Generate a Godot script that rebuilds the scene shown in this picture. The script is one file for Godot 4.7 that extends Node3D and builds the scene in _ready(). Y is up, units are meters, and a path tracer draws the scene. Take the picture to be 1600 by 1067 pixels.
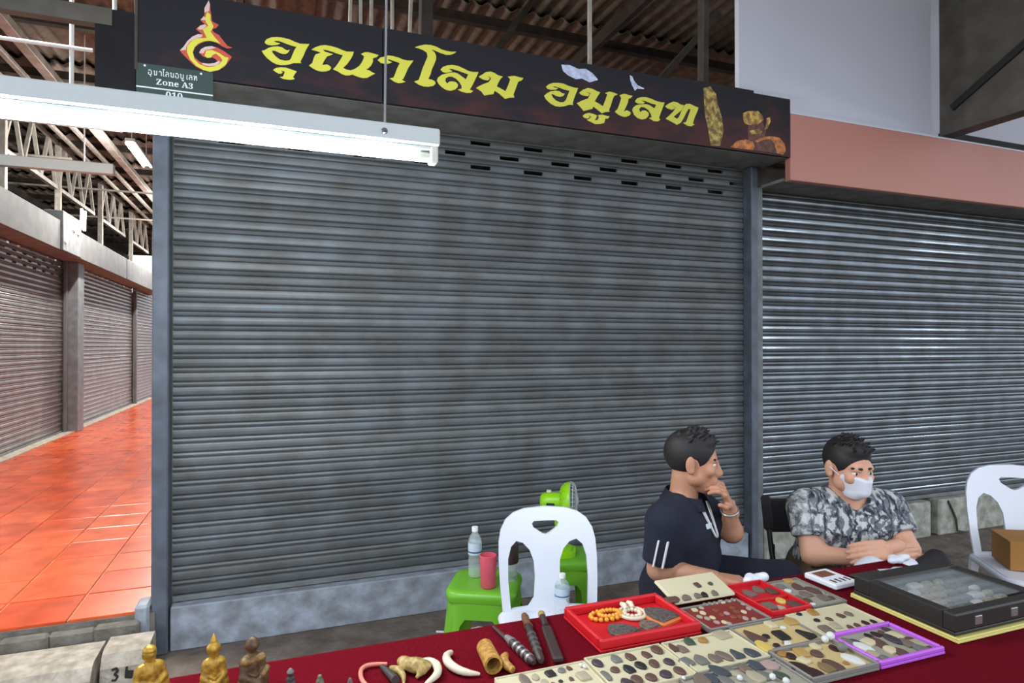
extends Node3D
# A shuttered amulet-market stall: y up, metres. Main shop front stands in the plane z = 0, x runs along it.

var MAT := {}
var TEX := {}
var USED := {}
var rng := RandomNumberGenerator.new()

func _ready() -> void:
	rng.seed = 4117
	# ---------- camera, sky, exposure ----------
	var cam := Camera3D.new()
	cam.name = "camera"
	cam.fov = 57.13
	cam.near = 0.05
	cam.far = 200.0
	cam.position = Vector3(0, 1.5, 3.517)
	cam.rotation_degrees = Vector3(0.38, -20.5, 0)
	add_child(cam)
	cam.current = true
	var env := Environment.new()
	env.background_mode = Environment.BG_SKY
	var sm := ProceduralSkyMaterial.new()
	sm.sky_top_color = Color(0.80, 0.84, 0.90)
	sm.sky_horizon_color = Color(0.90, 0.92, 0.95)
	sm.ground_bottom_color = Color(0.20, 0.19, 0.18)
	sm.ground_horizon_color = Color(0.45, 0.44, 0.43)
	sm.sky_energy_multiplier = 1.35
	sm.sun_angle_max = 0.0
	var sky := Sky.new()
	sky.sky_material = sm
	env.sky = sky
	env.ambient_light_source = Environment.AMBIENT_SOURCE_DISABLED
	env.tonemap_mode = Environment.TONE_MAPPER_LINEAR
	env.tonemap_exposure = 1.15
	env.sdfgi_enabled = true
	env.ssao_enabled = true
	env.ssil_enabled = true
	var we := WorldEnvironment.new()
	we.name = "world_environment"
	we.environment = env
	add_child(we)
	# ---------- the place ----------
	textures()
	materials()
	ground_and_corridor()
	roof()
	main_shop()
	neighbour_shop()
	left_row()
	sign_board()
	print("structure done")
	stall_lamp()
	corridor_lamps()
	table_and_cloth()
	trays()
	table_objects()
	figurines()
	print("table done")
	seats()
	fan_and_bottles()
	person_navy()
	person_floral()
	print("people done")
	floor_bits()

# ---------------------------------------------------------------- helpers
func numbered(n: String) -> String:
	if not USED.has(n):
		USED[n] = 0
		return n
	USED[n] += 1
	return "%s_%03d" % [n, USED[n]]

func tag(o: Node, label: String, category: String, group := "", kind := "") -> Node:
	if label != "": o.set_meta("label", label)
	if category != "": o.set_meta("category", category)
	if group != "": o.set_meta("group", group)
	if kind != "": o.set_meta("kind", kind)
	return o

func thing(n: String, at: Vector3, turn: float, label: String, category: String, group := "", kind := "") -> Node3D:
	var o := Node3D.new()
	o.name = numbered(n)
	add_child(o)
	o.position = at
	o.rotation.y = turn
	tag(o, label, category, group, kind)
	return o

func mi(n: String, mesh: Mesh, m: Material, parent: Node = null) -> MeshInstance3D:
	var o := MeshInstance3D.new()
	o.mesh = mesh
	o.material_override = m
	o.cast_shadow = GeometryInstance3D.SHADOW_CASTING_SETTING_ON
	if parent == null:
		o.name = numbered(n)
		add_child(o)
	else:
		o.name = n
		parent.add_child(o, true)
	return o

func stn() -> SurfaceTool:
	var s := SurfaceTool.new()
	s.begin(Mesh.PRIMITIVE_TRIANGLES)
	return s

func fin(s: SurfaceTool) -> ArrayMesh:
	s.generate_normals()
	return s.commit()

func part(n: String, s: SurfaceTool, m: Material, parent: Node = null) -> MeshInstance3D:
	return mi(n, fin(s), m, parent)

# one triangle whose front looks along out
func tri(s: SurfaceTool, a: Vector3, b: Vector3, c: Vector3, out: Vector3, g := -1) -> void:
	s.set_smooth_group(g)
	var n := (a - c).cross(a - b)
	if n.dot(out) < 0.0:
		var t := b
		b = c
		c = t
	s.add_vertex(a)
	s.add_vertex(b)
	s.add_vertex(c)

func quad(s: SurfaceTool, a: Vector3, b: Vector3, c: Vector3, d: Vector3, out: Vector3, g := -1) -> void:
	tri(s, a, b, c, out, g)
	tri(s, a, c, d, out, g)

# box with chamfered edges
func box(s: SurfaceTool, c: Vector3, size: Vector3, bev := 0.0, xf := Transform3D.IDENTITY) -> void:
	var h := size * 0.5
	var b := minf(bev, minf(h.x, minf(h.y, h.z)) * 0.9)
	for ax in 3:
		for sg in [-1.0, 1.0]:
			var u := (ax + 1) % 3
			var v := (ax + 2) % 3
			var o := Vector3.ZERO
			o[ax] = sg
			var p := []
			for k in [[-1, -1], [1, -1], [1, 1], [-1, 1]]:
				var q := Vector3.ZERO
				q[ax] = h[ax] * sg
				q[u] = (h[u] - b) * k[0]
				q[v] = (h[v] - b) * k[1]
				p.append(xf * (c + q))
			quad(s, p[0], p[1], p[2], p[3], xf.basis * o)
			if b > 0.0 :
				for sg2 in [-1.0, 1.0]:
					var q1 := Vector3.ZERO
					q1[ax] = h[ax] * sg
					q1[u] = (h[u] - b) * sg2
					var q2 := Vector3.ZERO
					q2[ax] = (h[ax] - b) * sg
					q2[u] = h[u] * sg2
					var e := Vector3.ZERO
					e[v] = h[v] - b
					var o2 := Vector3.ZERO
					o2[ax] = sg
					o2[u] = sg2
					quad(s, xf * (c + q1 - e), xf * (c + q1 + e), xf * (c + q2 + e), xf * (c + q2 - e), xf.basis * o2)
	if b > 0.0:
		for i in 8:
			var sx := 1.0 if i & 1 else -1.0
			var sy := 1.0 if i & 2 else -1.0
			var sz := 1.0 if i & 4 else -1.0
			var o3 := Vector3(sx, sy, sz)
			tri(s, xf * (c + o3 * (h - Vector3(0, b, b))), xf * (c + o3 * (h - Vector3(b, 0, b))), xf * (c + o3 * (h - Vector3(b, b, 0))), xf.basis * o3)

func boxm(size: Vector3, bev := 0.0) -> ArrayMesh:
	var s := stn()
	box(s, Vector3.ZERO, size, bev)
	return fin(s)

# bar of rectangular section between two points
func bar(s: SurfaceTool, a: Vector3, b: Vector3, w: float, t: float, bev := 0.0) -> void:
	var d := (b - a)
	var y := d.normalized()
	var ref := Vector3.UP if absf(y.y) < 0.95 else Vector3.RIGHT
	var x := ref.cross(y).normalized()
	var z := x.cross(y).normalized()
	box(s, Vector3.ZERO, Vector3(w, d.length(), t), bev, Transform3D(Basis(x, y, z), (a + b) * 0.5))

# surface of revolution; pts are (radius, height)
func lathe(s: SurfaceTool, pts: Array, n := 20, xf := Transform3D.IDENTITY) -> void:
	var g := 1
	for i in pts.size() - 1:
		var p: Vector2 = pts[i]
		var q: Vector2 = pts[i + 1]
		if i > 0:
			var o: Vector2 = pts[i - 1]
			if absf((p - o).angle_to(q - p)) > 0.7: g += 1
		var dirv := q - p
		for k in n:
			var a0 := TAU * k / n
			var a1 := TAU * (k + 1) / n
			var c0 := Vector3(cos(a0), 0, sin(a0))
			var c1 := Vector3(cos(a1), 0, sin(a1))
			var nm := (c0 + c1) * 0.5 * dirv.y + Vector3(0, -dirv.x, 0)
			var A := xf * (c0 * p.x + Vector3(0, p.y, 0))
			var B := xf * (c1 * p.x + Vector3(0, p.y, 0))
			var C := xf * (c1 * q.x + Vector3(0, q.y, 0))
			var D := xf * (c0 * q.x + Vector3(0, q.y, 0))
			if p.x > 0.0001: tri(s, A, B, C, xf.basis * nm, g)
			if q.x > 0.0001: tri(s, A, C, D, xf.basis * nm, g)

# round tube along a path, radius may vary
func tube(s: SurfaceTool, path: Array, r, n := 8, closed := false) -> void:
	var m := path.size()
	var rings := []
	var up := Vector3.UP
	for i in m:
		var p: Vector3 = path[i]
		var nx: Vector3 = path[(i + 1) % m] if (i < m - 1 or closed) else p
		var pv: Vector3 = path[(i - 1 + m) % m] if (i > 0 or closed) else p
		var d := (nx - pv).normalized()
		if absf(d.dot(up)) > 0.92: up = Vector3.RIGHT if absf(d.x) < 0.8 else Vector3.BACK
		var x := up.cross(d).normalized()
		var y := d.cross(x).normalized()
		up = y
		var rr: float = r[i] if r is Array else r
		var ring := []
		for k in n:
			var a := TAU * k / n
			ring.append(p + (x * cos(a) + y * sin(a)) * rr)
		rings.append(ring)
	var cnt := m if closed else m - 1
	for i in cnt:
		var A: Array = rings[i]
		var B: Array = rings[(i + 1) % m]
		var mid: Vector3 = (path[i] + path[(i + 1) % m]) * 0.5
		for k in n:
			var k1 := (k + 1) % n
			var o: Vector3 = (A[k] + A[k1] + B[k] + B[k1]) * 0.25 - mid
			quad(s, A[k], A[k1], B[k1], B[k], o, 1)
	if not closed:
		for e in [[0, 1], [m - 1, m - 2]]:
			var R: Array = rings[e[0]]
			var c: Vector3 = path[e[0]]
			var o: Vector3 = c - path[e[1]]
			for k in n: tri(s, c, R[k], R[(k + 1) % n], o)

# flat polygon pushed out along z from z0 to z1
func slab(s: SurfaceTool, poly: PackedVector2Array, z0: float, z1: float, xf := Transform3D.IDENTITY) -> void:
	var ix := Geometry2D.triangulate_polygon(poly)
	for i in range(0, ix.size(), 3):
		var a := poly[ix[i]]
		var b := poly[ix[i + 1]]
		var c := poly[ix[i + 2]]
		tri(s, xf * Vector3(a.x, a.y, z1), xf * Vector3(b.x, b.y, z1), xf * Vector3(c.x, c.y, z1), xf.basis * Vector3.BACK)
		tri(s, xf * Vector3(a.x, a.y, z0), xf * Vector3(b.x, b.y, z0), xf * Vector3(c.x, c.y, z0), xf.basis * Vector3.FORWARD)
	var cw := Geometry2D.is_polygon_clockwise(poly)
	for i in poly.size():
		var a := poly[i]
		var b := poly[(i + 1) % poly.size()]
		var d := b - a
		var o := Vector3(d.y, -d.x, 0) * (-1.0 if cw else 1.0)
		quad(s, xf * Vector3(a.x, a.y, z0), xf * Vector3(b.x, b.y, z0), xf * Vector3(b.x, b.y, z1), xf * Vector3(a.x, a.y, z1), xf.basis * o)

func poly_of(a: Array) -> PackedVector2Array:
	var p := PackedVector2Array()
	for i in range(0, a.size(), 2): p.append(Vector2(a[i], a[i + 1]))
	return p

# plate with holes, cut in narrow strips so that it can bend; bend maps (x, y, t) to a point
func plate(s: SurfaceTool, outline: PackedVector2Array, holes: Array, x0: float, x1: float, n: int, th: float, bend: Callable) -> void:
	for i in n:
		var a := lerpf(x0, x1, float(i) / n)
		var b := lerpf(x0, x1, float(i + 1) / n)
		var strip := PackedVector2Array([Vector2(a, -9), Vector2(b, -9), Vector2(b, 9), Vector2(a, 9)])
		var pcs: Array = Geometry2D.intersect_polygons(outline, strip)
		for h in holes:
			var nxt := []
			for p in pcs: nxt.append_array(Geometry2D.clip_polygons(p, h))
			pcs = nxt
		for p in pcs:
			if Geometry2D.is_polygon_clockwise(p): continue
			var ix := Geometry2D.triangulate_polygon(p)
			for k in range(0, ix.size(), 3):
				var q := []
				for j in 3: q.append(p[ix[k + j]])
				var o: Vector3 = bend.call(q[0].x, q[0].y, 1.0) - bend.call(q[0].x, q[0].y, 0.0)
				tri(s, bend.call(q[0].x, q[0].y, 1.0), bend.call(q[1].x, q[1].y, 1.0), bend.call(q[2].x, q[2].y, 1.0), o, 1)
				tri(s, bend.call(q[0].x, q[0].y, 0.0), bend.call(q[1].x, q[1].y, 0.0), bend.call(q[2].x, q[2].y, 0.0), -o, 2)
			for k in p.size():
				var u: Vector2 = p[k]
				var v: Vector2 = p[(k + 1) % p.size()]
				if absf(u.x - v.x) < 1e-5 and ((absf(u.x - a) < 1e-4 and i > 0) or (absf(u.x - b) < 1e-4 and i < n - 1)): continue
				var d := v - u
				var mid := (u + v) * 0.5
				var o2: Vector3 = bend.call(mid.x + d.y * 0.01, mid.y - d.x * 0.01, 0.5) - bend.call(mid.x, mid.y, 0.5)
				quad(s, bend.call(u.x, u.y, 0.0), bend.call(v.x, v.y, 0.0), bend.call(v.x, v.y, 1.0), bend.call(u.x, u.y, 1.0), o2, 3)

func round_rect(w: float, h: float, r: float, cx := 0.0, cy := 0.0, n := 5) -> PackedVector2Array:
	var p := PackedVector2Array()
	for c in [[1, 1, 0.0], [-1, 1, 0.5], [-1, -1, 1.0], [1, -1, 1.5]]:
		for k in n + 1:
			var a: float = PI * (c[2] + 0.5 * k / n)
			p.append(Vector2(cx + c[0] * (w * 0.5 - r) + cos(a) * r, cy + c[1] * (h * 0.5 - r) + sin(a) * r))
	return p

# ---------------------------------------------------------------- surface nets for bodies
# prims: ["c", a, b, ra, rb, flat_end] capsule, ["e", centre, radii, basis] ellipsoid; subs are cut away; cuts are [point, normal]
func pd(p: Vector3, q: Array) -> float:
	if q[0] == "c":
		var a: Vector3 = q[1]
		var ab: Vector3 = q[2] - a
		var t0 := (p - a).dot(ab) / maxf(ab.length_squared(), 1e-9)
		var t := clampf(t0, 0.0, 1.0)
		var d := p.distance_to(a + ab * t) - lerpf(q[3], q[4], t)
		if q.size() > 5 and q[5]: d = maxf(d, (t0 - 1.0) * ab.length())
		return d
	var lp: Vector3 = q[3].inverse() * (p - q[1]) if q.size() > 3 else p - q[1]
	var r: Vector3 = q[2]
	var k := Vector3(lp.x / r.x, lp.y / r.y, lp.z / r.z).length()
	return (k - 1.0) * minf(r.x, minf(r.y, r.z))

func nets(s: SurfaceTool, h: float, prims: Array, k: float, subs := [], cuts := []) -> void:
	var lo := Vector3.INF
	var hi := -Vector3.INF
	var bbs := []
	for q in prims:
		var l: Vector3
		var u: Vector3
		if q[0] == "c":
			var rr: float = maxf(q[3], q[4])
			l = q[1].min(q[2]) - Vector3.ONE * rr
			u = q[1].max(q[2]) + Vector3.ONE * rr
		else:
			var R: float = maxf(q[2].x, maxf(q[2].y, q[2].z))
			l = q[1] - Vector3.ONE * R
			u = q[1] + Vector3.ONE * R
		bbs.append([l, u])
		lo = lo.min(l)
		hi = hi.max(u)
	lo -= Vector3.ONE * h * 2.5
	hi += Vector3.ONE * h * 2.5
	var nx := int(ceil((hi.x - lo.x) / h)) + 1
	var ny := int(ceil((hi.y - lo.y) / h)) + 1
	var nz := int(ceil((hi.z - lo.z) / h)) + 1
	var g := PackedFloat32Array()
	g.resize(nx * ny * nz)
	g.fill(1.0)
	var pad := k + h * 2.0
	for pi in prims.size():
		var q: Array = prims[pi]
		var i0: Vector3 = ((bbs[pi][0] - lo - Vector3.ONE * pad) / h).floor().max(Vector3.ZERO)
		var i1: Vector3 = ((bbs[pi][1] - lo + Vector3.ONE * pad) / h).ceil().min(Vector3(nx - 1, ny - 1, nz - 1))
		for z in range(int(i0.z), int(i1.z) + 1):
			for y in range(int(i0.y), int(i1.y) + 1):
				var base := (z * ny + y) * nx
				for x in range(int(i0.x), int(i1.x) + 1):
					var d := pd(lo + Vector3(x, y, z) * h, q)
					var e := g[base + x]
					var m := maxf(k - absf(d - e), 0.0) / k
					g[base + x] = minf(d, e) - m * m * k * 0.25
	if subs.size() > 0 or cuts.size() > 0:
		for z in nz:
			for y in ny:
				var base := (z * ny + y) * nx
				for x in nx:
					if g[base + x] > 0.06: continue
					var p := lo + Vector3(x, y, z) * h
					var v := g[base + x]
					for q in subs: v = maxf(v, -pd(p, q))
					for c in cuts: v = maxf(v, (p - c[0]).dot(c[1]))
					g[base + x] = v
	var vid := {}
	var sx := 1
	var sy := nx
	var sz := nx * ny
	var off := [0, sx, sy, sx + sy, sz, sz + sx, sz + sy, sz + sx + sy]
	var corner := [Vector3(0, 0, 0), Vector3(1, 0, 0), Vector3(0, 1, 0), Vector3(1, 1, 0), Vector3(0, 0, 1), Vector3(1, 0, 1), Vector3(0, 1, 1), Vector3(1, 1, 1)]
	var edges := [[0, 1], [2, 3], [4, 5], [6, 7], [0, 2], [1, 3], [4, 6], [5, 7], [0, 4], [1, 5], [2, 6], [3, 7]]
	for z in nz - 1:
		for y in ny - 1:
			var base := (z * ny + y) * nx
			for x in nx - 1:
				var i := base + x
				var f := g[i]
				if f > h * 2.0 or f < -h * 2.0: continue
				var neg := 0
				for c in 8:
					if g[i + off[c]] < 0.0: neg += 1
				if neg == 0 or neg == 8: continue
				var sum := Vector3.ZERO
				var cnt := 0
				for e in edges:
					var va := g[i + off[e[0]]]
					var vb := g[i + off[e[1]]]
					if (va < 0.0) != (vb < 0.0):
						sum += corner[e[0]].lerp(corner[e[1]], va / (va - vb))
						cnt += 1
				vid[i] = lo + (Vector3(x, y, z) + sum / cnt) * h
	s.set_smooth_group(1)
	var strides := [sx, sy, sz]
	for i in vid:
		var f := g[i]
		for ax in 3:
			var f2 := g[i + strides[ax]]
			if (f < 0.0) == (f2 < 0.0): continue
			var u: int = strides[(ax + 1) % 3]
			var v: int = strides[(ax + 2) % 3]
			if not (vid.has(i - u) and vid.has(i - v) and vid.has(i - u - v)): continue
			var A: Vector3 = vid[i]
			var B: Vector3 = vid[i - u]
			var C: Vector3 = vid[i - u - v]
			var D: Vector3 = vid[i - v]
			if f < 0.0:
				for q in [A, D, C, A, C, B]: s.add_vertex(q)
			else:
				for q in [A, B, C, A, C, D]: s.add_vertex(q)

# ---------------------------------------------------------------- textures and materials
func noise_tex(key: String, seed_: int, freq: float, oct: int, lo: float, hi: float, tint := Color.WHITE, size := 512, contrast := 1.0) -> void:
	var n := FastNoiseLite.new()
	n.seed = seed_
	n.frequency = freq
	n.noise_type = FastNoiseLite.TYPE_SIMPLEX_SMOOTH
	n.fractal_octaves = oct
	var src := n.get_seamless_image(size, size)
	var img := Image.create(size, size, true, Image.FORMAT_RGB8)
	for y in size:
		for x in size:
			var v := clampf((src.get_pixel(x, y).r - 0.5) * contrast + 0.5, 0.0, 1.0)
			var c := Color(hi, hi, hi).lerp(Color(lo * tint.r, lo * tint.g, lo * tint.b), v)
			img.set_pixel(x, y, c)
	img.generate_mipmaps()
	TEX[key] = ImageTexture.create_from_image(img)

func bump_tex(key: String, seed_: int, freq: float, oct: int, strength: float, size := 512) -> void:
	var n := FastNoiseLite.new()
	n.seed = seed_
	n.frequency = freq
	n.fractal_octaves = oct
	var src := n.get_seamless_image(size, size)
	src.convert(Image.FORMAT_RGBA8)
	src.bump_map_to_normal_map(strength)
	src.generate_mipmaps()
	TEX[key] = ImageTexture.create_from_image(src)

func textures() -> void:
	noise_tex("grime", 11, 0.012, 6, 0.82, 1.0, Color(1, 0.98, 0.95), 512, 1.3)
	noise_tex("rust", 23, 0.014, 6, 0.80, 1.0, Color(1.02, 0.97, 0.92), 512, 1.4)
	noise_tex("fine", 5, 0.12, 3, 0.90, 1.0)
	noise_tex("concrete", 31, 0.02, 6, 0.76, 1.0, Color(1, 0.97, 0.93), 512, 1.3)
	noise_tex("patch", 41, 0.03, 4, 0.66, 1.0, Color(1, 0.95, 0.9), 256, 1.7)
	bump_tex("rough", 7, 0.08, 4, 3.0)
	bump_tex("cloth", 9, 0.25, 2, 2.0, 256)
	# gold leaf print
	noise_tex("leaf", 51, 0.03, 5, 0.55, 1.0, Color(0.95, 0.8, 0.6), 256, 1.8)
	# printed sheet of the sign: charcoal with maroon dye blotches towards its lower right
	var pr := Image.create(512, 64, true, Image.FORMAT_RGB8)
	var pn := FastNoiseLite.new()
	pn.frequency = 0.02
	pn.fractal_octaves = 5
	pn.seed = 77
	for y in 64:
		for x in 512:
			var t := clampf((y / 64.0 - 0.62) * 1.5 + (x / 512.0 - 0.35) * 1.3 + pn.get_noise_2d(x, y * 2.0) * 1.1, 0.0, 1.0)
			pr.set_pixel(x, y, rgb(42, 41, 46).lerp(rgb(80, 48, 46), t))
	pr.generate_mipmaps()
	TEX["sign_print"] = ImageTexture.create_from_image(pr)
	# floral shirt print: pale leaf shapes with dark outlines on a mid grey
	var img := Image.create(256, 256, true, Image.FORMAT_RGB8)
	var cel := FastNoiseLite.new()
	cel.noise_type = FastNoiseLite.TYPE_CELLULAR
	cel.cellular_return_type = FastNoiseLite.RETURN_DISTANCE2_SUB
	cel.frequency = 0.045
	cel.seed = 3
	var warp := FastNoiseLite.new()
	warp.frequency = 0.02
	warp.seed = 8
	for y in 256:
		for x in 256:
			var wx := warp.get_noise_2d(x, y) * 14.0
			var wy := warp.get_noise_2d(x + 500, y) * 14.0
			var d := cel.get_noise_2d(x + wx, (y + wy) * 0.6) + 1.0
			var t := warp.get_noise_2d(x * 2.0 + 90, y * 2.0)
			var c := Color(0.82, 0.83, 0.81) if t > -0.1 else Color(0.46, 0.48, 0.50)
			if d < 0.16: c = Color(0.14, 0.15, 0.19)
			elif d < 0.24: c = Color(0.36, 0.38, 0.42)
			img.set_pixel(x, y, c)
	img.generate_mipmaps()
	TEX["floral"] = ImageTexture.create_from_image(img)

func mk(key: String, c: Color, rough := 0.6, metal := 0.0, tex := "", scale := 1.0, bump := "", bs := 0.5, world := false) -> StandardMaterial3D:
	var m := StandardMaterial3D.new()
	m.albedo_color = c
	m.roughness = rough
	m.metallic = metal
	if tex != "" or bump != "":
		m.uv1_triplanar = true
		m.uv1_world_triplanar = world
		m.uv1_scale = Vector3.ONE * scale
		if tex != "": m.albedo_texture = TEX[tex]
		if bump != "":
			m.normal_enabled = true
			m.normal_texture = TEX[bump]
			m.normal_scale = bs
	MAT[key] = m
	return m

func rgb(r: int, g: int, b: int) -> Color:
	return Color(r / 255.0, g / 255.0, b / 255.0)

func materials() -> void:
	mk("slat_a", rgb(108, 115, 119), 0.46, 0.25, "rust", 0.45, "", 0.5, true)
	mk("slat_b", rgb(101, 108, 112), 0.48, 0.25, "rust", 0.45, "", 0.5, true)
	mk("slat_c", rgb(114, 120, 122), 0.45, 0.25, "rust", 0.45, "", 0.5, true)
	mk("slat_gloss", rgb(128, 136, 143), 0.20, 0.60, "grime", 0.6, "", 0.5, true)
	mk("slat_left", rgb(138, 134, 132), 0.36, 0.40, "grime", 0.5, "", 0.5, true)
	mk("post", rgb(100, 108, 121), 0.5, 0.1, "grime", 0.9, "", 0.5, true)
	mk("post_grey", rgb(126, 130, 134), 0.5, 0.1, "grime", 0.9, "", 0.5, true)
	mk("plinth", rgb(166, 175, 188), 0.6, 0.0, "concrete", 0.7, "rough", 0.25, true)
	mk("block", rgb(176, 178, 166), 0.75, 0.0, "concrete", 0.9, "rough", 0.4, true)
	mk("soffit", rgb(140, 141, 138), 0.7, 0.0, "grime", 0.8, "", 0.5, true)
	mk("fascia_left", rgb(112, 112, 114), 0.55, 0.0, "grime", 0.5, "", 0.5, true)
	mk("pink", rgb(200, 136, 120), 0.5)
	mk("lavender", rgb(222, 224, 235), 0.7)
	mk("dark", rgb(48, 46, 44), 0.8, 0.0, "grime", 0.7, "", 0.5, true)
	mk("shop_inside", rgb(150, 148, 144), 0.9)
	mk("beam_dark", rgb(104, 100, 92), 0.7, 0.1, "grime", 0.7, "", 0.5, true)
	mk("steel_dark", rgb(84, 76, 70), 0.7, 0.2, "grime", 0.9, "", 0.5, true)
	mk("steel_pale", rgb(214, 208, 200), 0.6, 0.1, "grime", 0.8, "", 0.5, true)
	mk("white_pipe", rgb(238, 238, 236), 0.45)
	mk("roof_a", rgb(156, 140, 126), 0.85, 0.0, "concrete", 0.6, "", 0.5, true)
	mk("roof_b", rgb(140, 126, 116), 0.85, 0.0, "concrete", 0.6, "", 0.5, true)
	mk("roof_c", rgb(168, 150, 136), 0.85, 0.0, "concrete", 0.6, "", 0.5, true)
	mk("pavement", rgb(124, 112, 102), 0.9, 0.0, "concrete", 0.5, "rough", 0.5, true)
	mk("concrete", rgb(132, 128, 120), 0.9, 0.0, "concrete", 0.8, "rough", 0.7, true)
	mk("curb", rgb(196, 188, 174), 0.9, 0.0, "concrete", 1.1, "rough", 0.7, true)
	mk("grout", rgb(226, 168, 130), 0.7, 0.0, "fine", 2.0, "", 0.5, true)
	for i in 4:
		mk("tile_%d" % i, [rgb(234, 98, 52), rgb(226, 90, 46), rgb(238, 108, 60), rgb(222, 94, 54)][i], 0.22, 0.0, "grime", 0.6, "", 0.5, true)
	mk("batten", rgb(214, 222, 220), 0.4)
	mk("holder", rgb(222, 222, 208), 0.45)
	var tb := mk("tube_glow", Color(1, 1, 1), 0.3)
	tb.emission_enabled = true
	tb.emission = Color(0.93, 0.97, 1.0)
	tb.emission_energy_multiplier = 4.0
	mk("screw", rgb(92, 92, 90), 0.5, 0.6)
	mk("wire", rgb(150, 150, 152), 0.5)
	mk("cloth_red", rgb(104, 12, 26), 1.0, 0.0, "fine", 1.2, "cloth", 0.3, true)
	(MAT["cloth_red"] as StandardMaterial3D).metallic_specular = 0.15
	mk("table_steel", rgb(120, 120, 122), 0.4, 0.6)
	mk("table_top", rgb(150, 130, 105), 0.7)
	mk("tray_cream", rgb(214, 204, 168), 0.75, 0.0, "fine", 6.0)
	mk("tray_grey", rgb(128, 124, 116), 0.5)
	mk("tray_red", rgb(200, 26, 36), 0.4)
	mk("tray_purple", rgb(190, 96, 214), 0.4)
	mk("lining_red", rgb(122, 36, 30), 0.9)
	mk("lining_grey", rgb(150, 146, 130), 0.85)
	mk("lining_ochre", rgb(196, 172, 118), 0.85)
	mk("case_black", rgb(44, 42, 38), 0.45, 0.0, "fine", 2.0)
	mk("case_yellow", rgb(222, 210, 124), 0.6)
	mk("chrome", rgb(190, 190, 188), 0.3, 0.8)
	var gl := mk("glass_pane", Color(0.85, 0.88, 0.88, 0.12), 0.04)
	gl.transparency = BaseMaterial3D.TRANSPARENCY_ALPHA
	mk("plastic_white", rgb(236, 239, 247), 0.32)
	var pw: StandardMaterial3D = MAT["plastic_white"]
	pw.clearcoat_enabled = true
	pw.clearcoat = 0.3
	mk("plastic_green", rgb(110, 178, 44), 0.34)
	mk("fan_green", rgb(150, 214, 20), 0.34)
	mk("fan_grey", rgb(190, 196, 190), 0.4)
	mk("fan_dark", rgb(40, 44, 48), 0.4)
	var bt := mk("bottle_clear", Color(0.86, 0.91, 0.91, 0.28), 0.06)
	bt.transparency = BaseMaterial3D.TRANSPARENCY_ALPHA
	mk("bottle_label", rgb(196, 212, 224), 0.5)
	mk("label_blue", rgb(70, 96, 140), 0.5)
	mk("cap_white", rgb(240, 240, 238), 0.4)
	mk("cup_pink", rgb(224, 92, 112), 0.45)
	mk("lid_brown", rgb(60, 46, 42), 0.5)
	mk("skin", rgb(196, 142, 112), 0.55)
	var sk: StandardMaterial3D = MAT["skin"]
	sk.subsurf_scatter_enabled = true
	sk.subsurf_scatter_strength = 0.12
	mk("skin_light", rgb(214, 160, 130), 0.55)
	mk("hair", rgb(30, 26, 25), 0.6, 0.0, "fine", 9.0, "rough", 0.8)
	mk("hair_grey", rgb(74, 72, 72), 0.65, 0.0, "fine", 9.0, "rough", 0.8)
	mk("eye_white", rgb(232, 228, 222), 0.3)
	mk("eye_dark", rgb(34, 24, 20), 0.2)
	mk("lip", rgb(168, 98, 88), 0.5)
	mk("navy", rgb(26, 30, 48), 0.9, 0.0, "fine", 5.0, "cloth", 0.5)
	mk("navy_trousers", rgb(24, 28, 42), 0.92, 0.0, "fine", 5.0, "cloth", 0.5)
	mk("stripe_white", rgb(228, 228, 226), 0.8)
	mk("shirt_floral", Color(1, 1, 1), 0.85, 0.0, "floral", 2.0)
	mk("trousers_brown", rgb(104, 84, 68), 0.9, 0.0, "fine", 5.0)
	mk("mask_white", rgb(226, 228, 236), 0.8)
	mk("shoe", rgb(48, 44, 42), 0.6)
	mk("black_metal", rgb(26, 24, 25), 0.45, 0.2)
	mk("black_cloth", rgb(30, 26, 27), 0.8)
	mk("card_board", rgb(182, 128, 62), 0.8, 0.0, "fine", 3.0)
	mk("paper", rgb(206, 216, 222), 0.8)
	mk("paper_white", rgb(232, 232, 236), 0.7)
	mk("print_brown", rgb(150, 96, 72), 0.6, 0.0, "patch", 12.0)
	mk("bag_white", rgb(228, 230, 238), 0.35)
	mk("gold_figure", rgb(214, 170, 64), 0.42, 0.35, "patch", 8.0)
	mk("gold_dark", rgb(160, 128, 76), 0.5, 0.3, "patch", 8.0)
	mk("bronze", rgb(116, 92, 66), 0.5, 0.3, "patch", 8.0)
	mk("pewter", rgb(70, 62, 62), 0.5, 0.2)
	mk("jade", rgb(120, 128, 104), 0.5, 0.0, "patch", 10.0)
	mk("ivory", rgb(232, 220, 190), 0.4, 0.0, "fine", 6.0)
	mk("ivory_old", rgb(196, 168, 100), 0.5, 0.0, "patch", 9.0)
	mk("coral", rgb(222, 130, 112), 0.5)
	mk("bamboo", rgb(208, 158, 74), 0.55, 0.0, "patch", 9.0)
	mk("blade_dark", rgb(64, 48, 46), 0.5, 0.1)
	mk("silver_band", rgb(176, 176, 174), 0.35, 0.7)
	mk("wood_brown", rgb(128, 88, 58), 0.6, 0.0, "patch", 9.0)
	mk("bead_amber", rgb(232, 160, 56), 0.3)
	mk("tablet", rgb(128, 112, 104), 0.8, 0.0, "patch", 10.0)
	mk("tablet_dark", rgb(104, 94, 90), 0.8, 0.0, "patch", 10.0)
	mk("tablet_edge", rgb(216, 118, 62), 0.6)
	mk("sign_black", rgb(38, 37, 42), 0.42, 0.0, "grime", 0.5, "", 0.5, true)
	(MAT["sign_black"] as StandardMaterial3D).metallic_specular = 0.25
	var sp := mk("sign_print", Color(1, 1, 1), 0.42)
	sp.albedo_texture = TEX["sign_print"]
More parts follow.
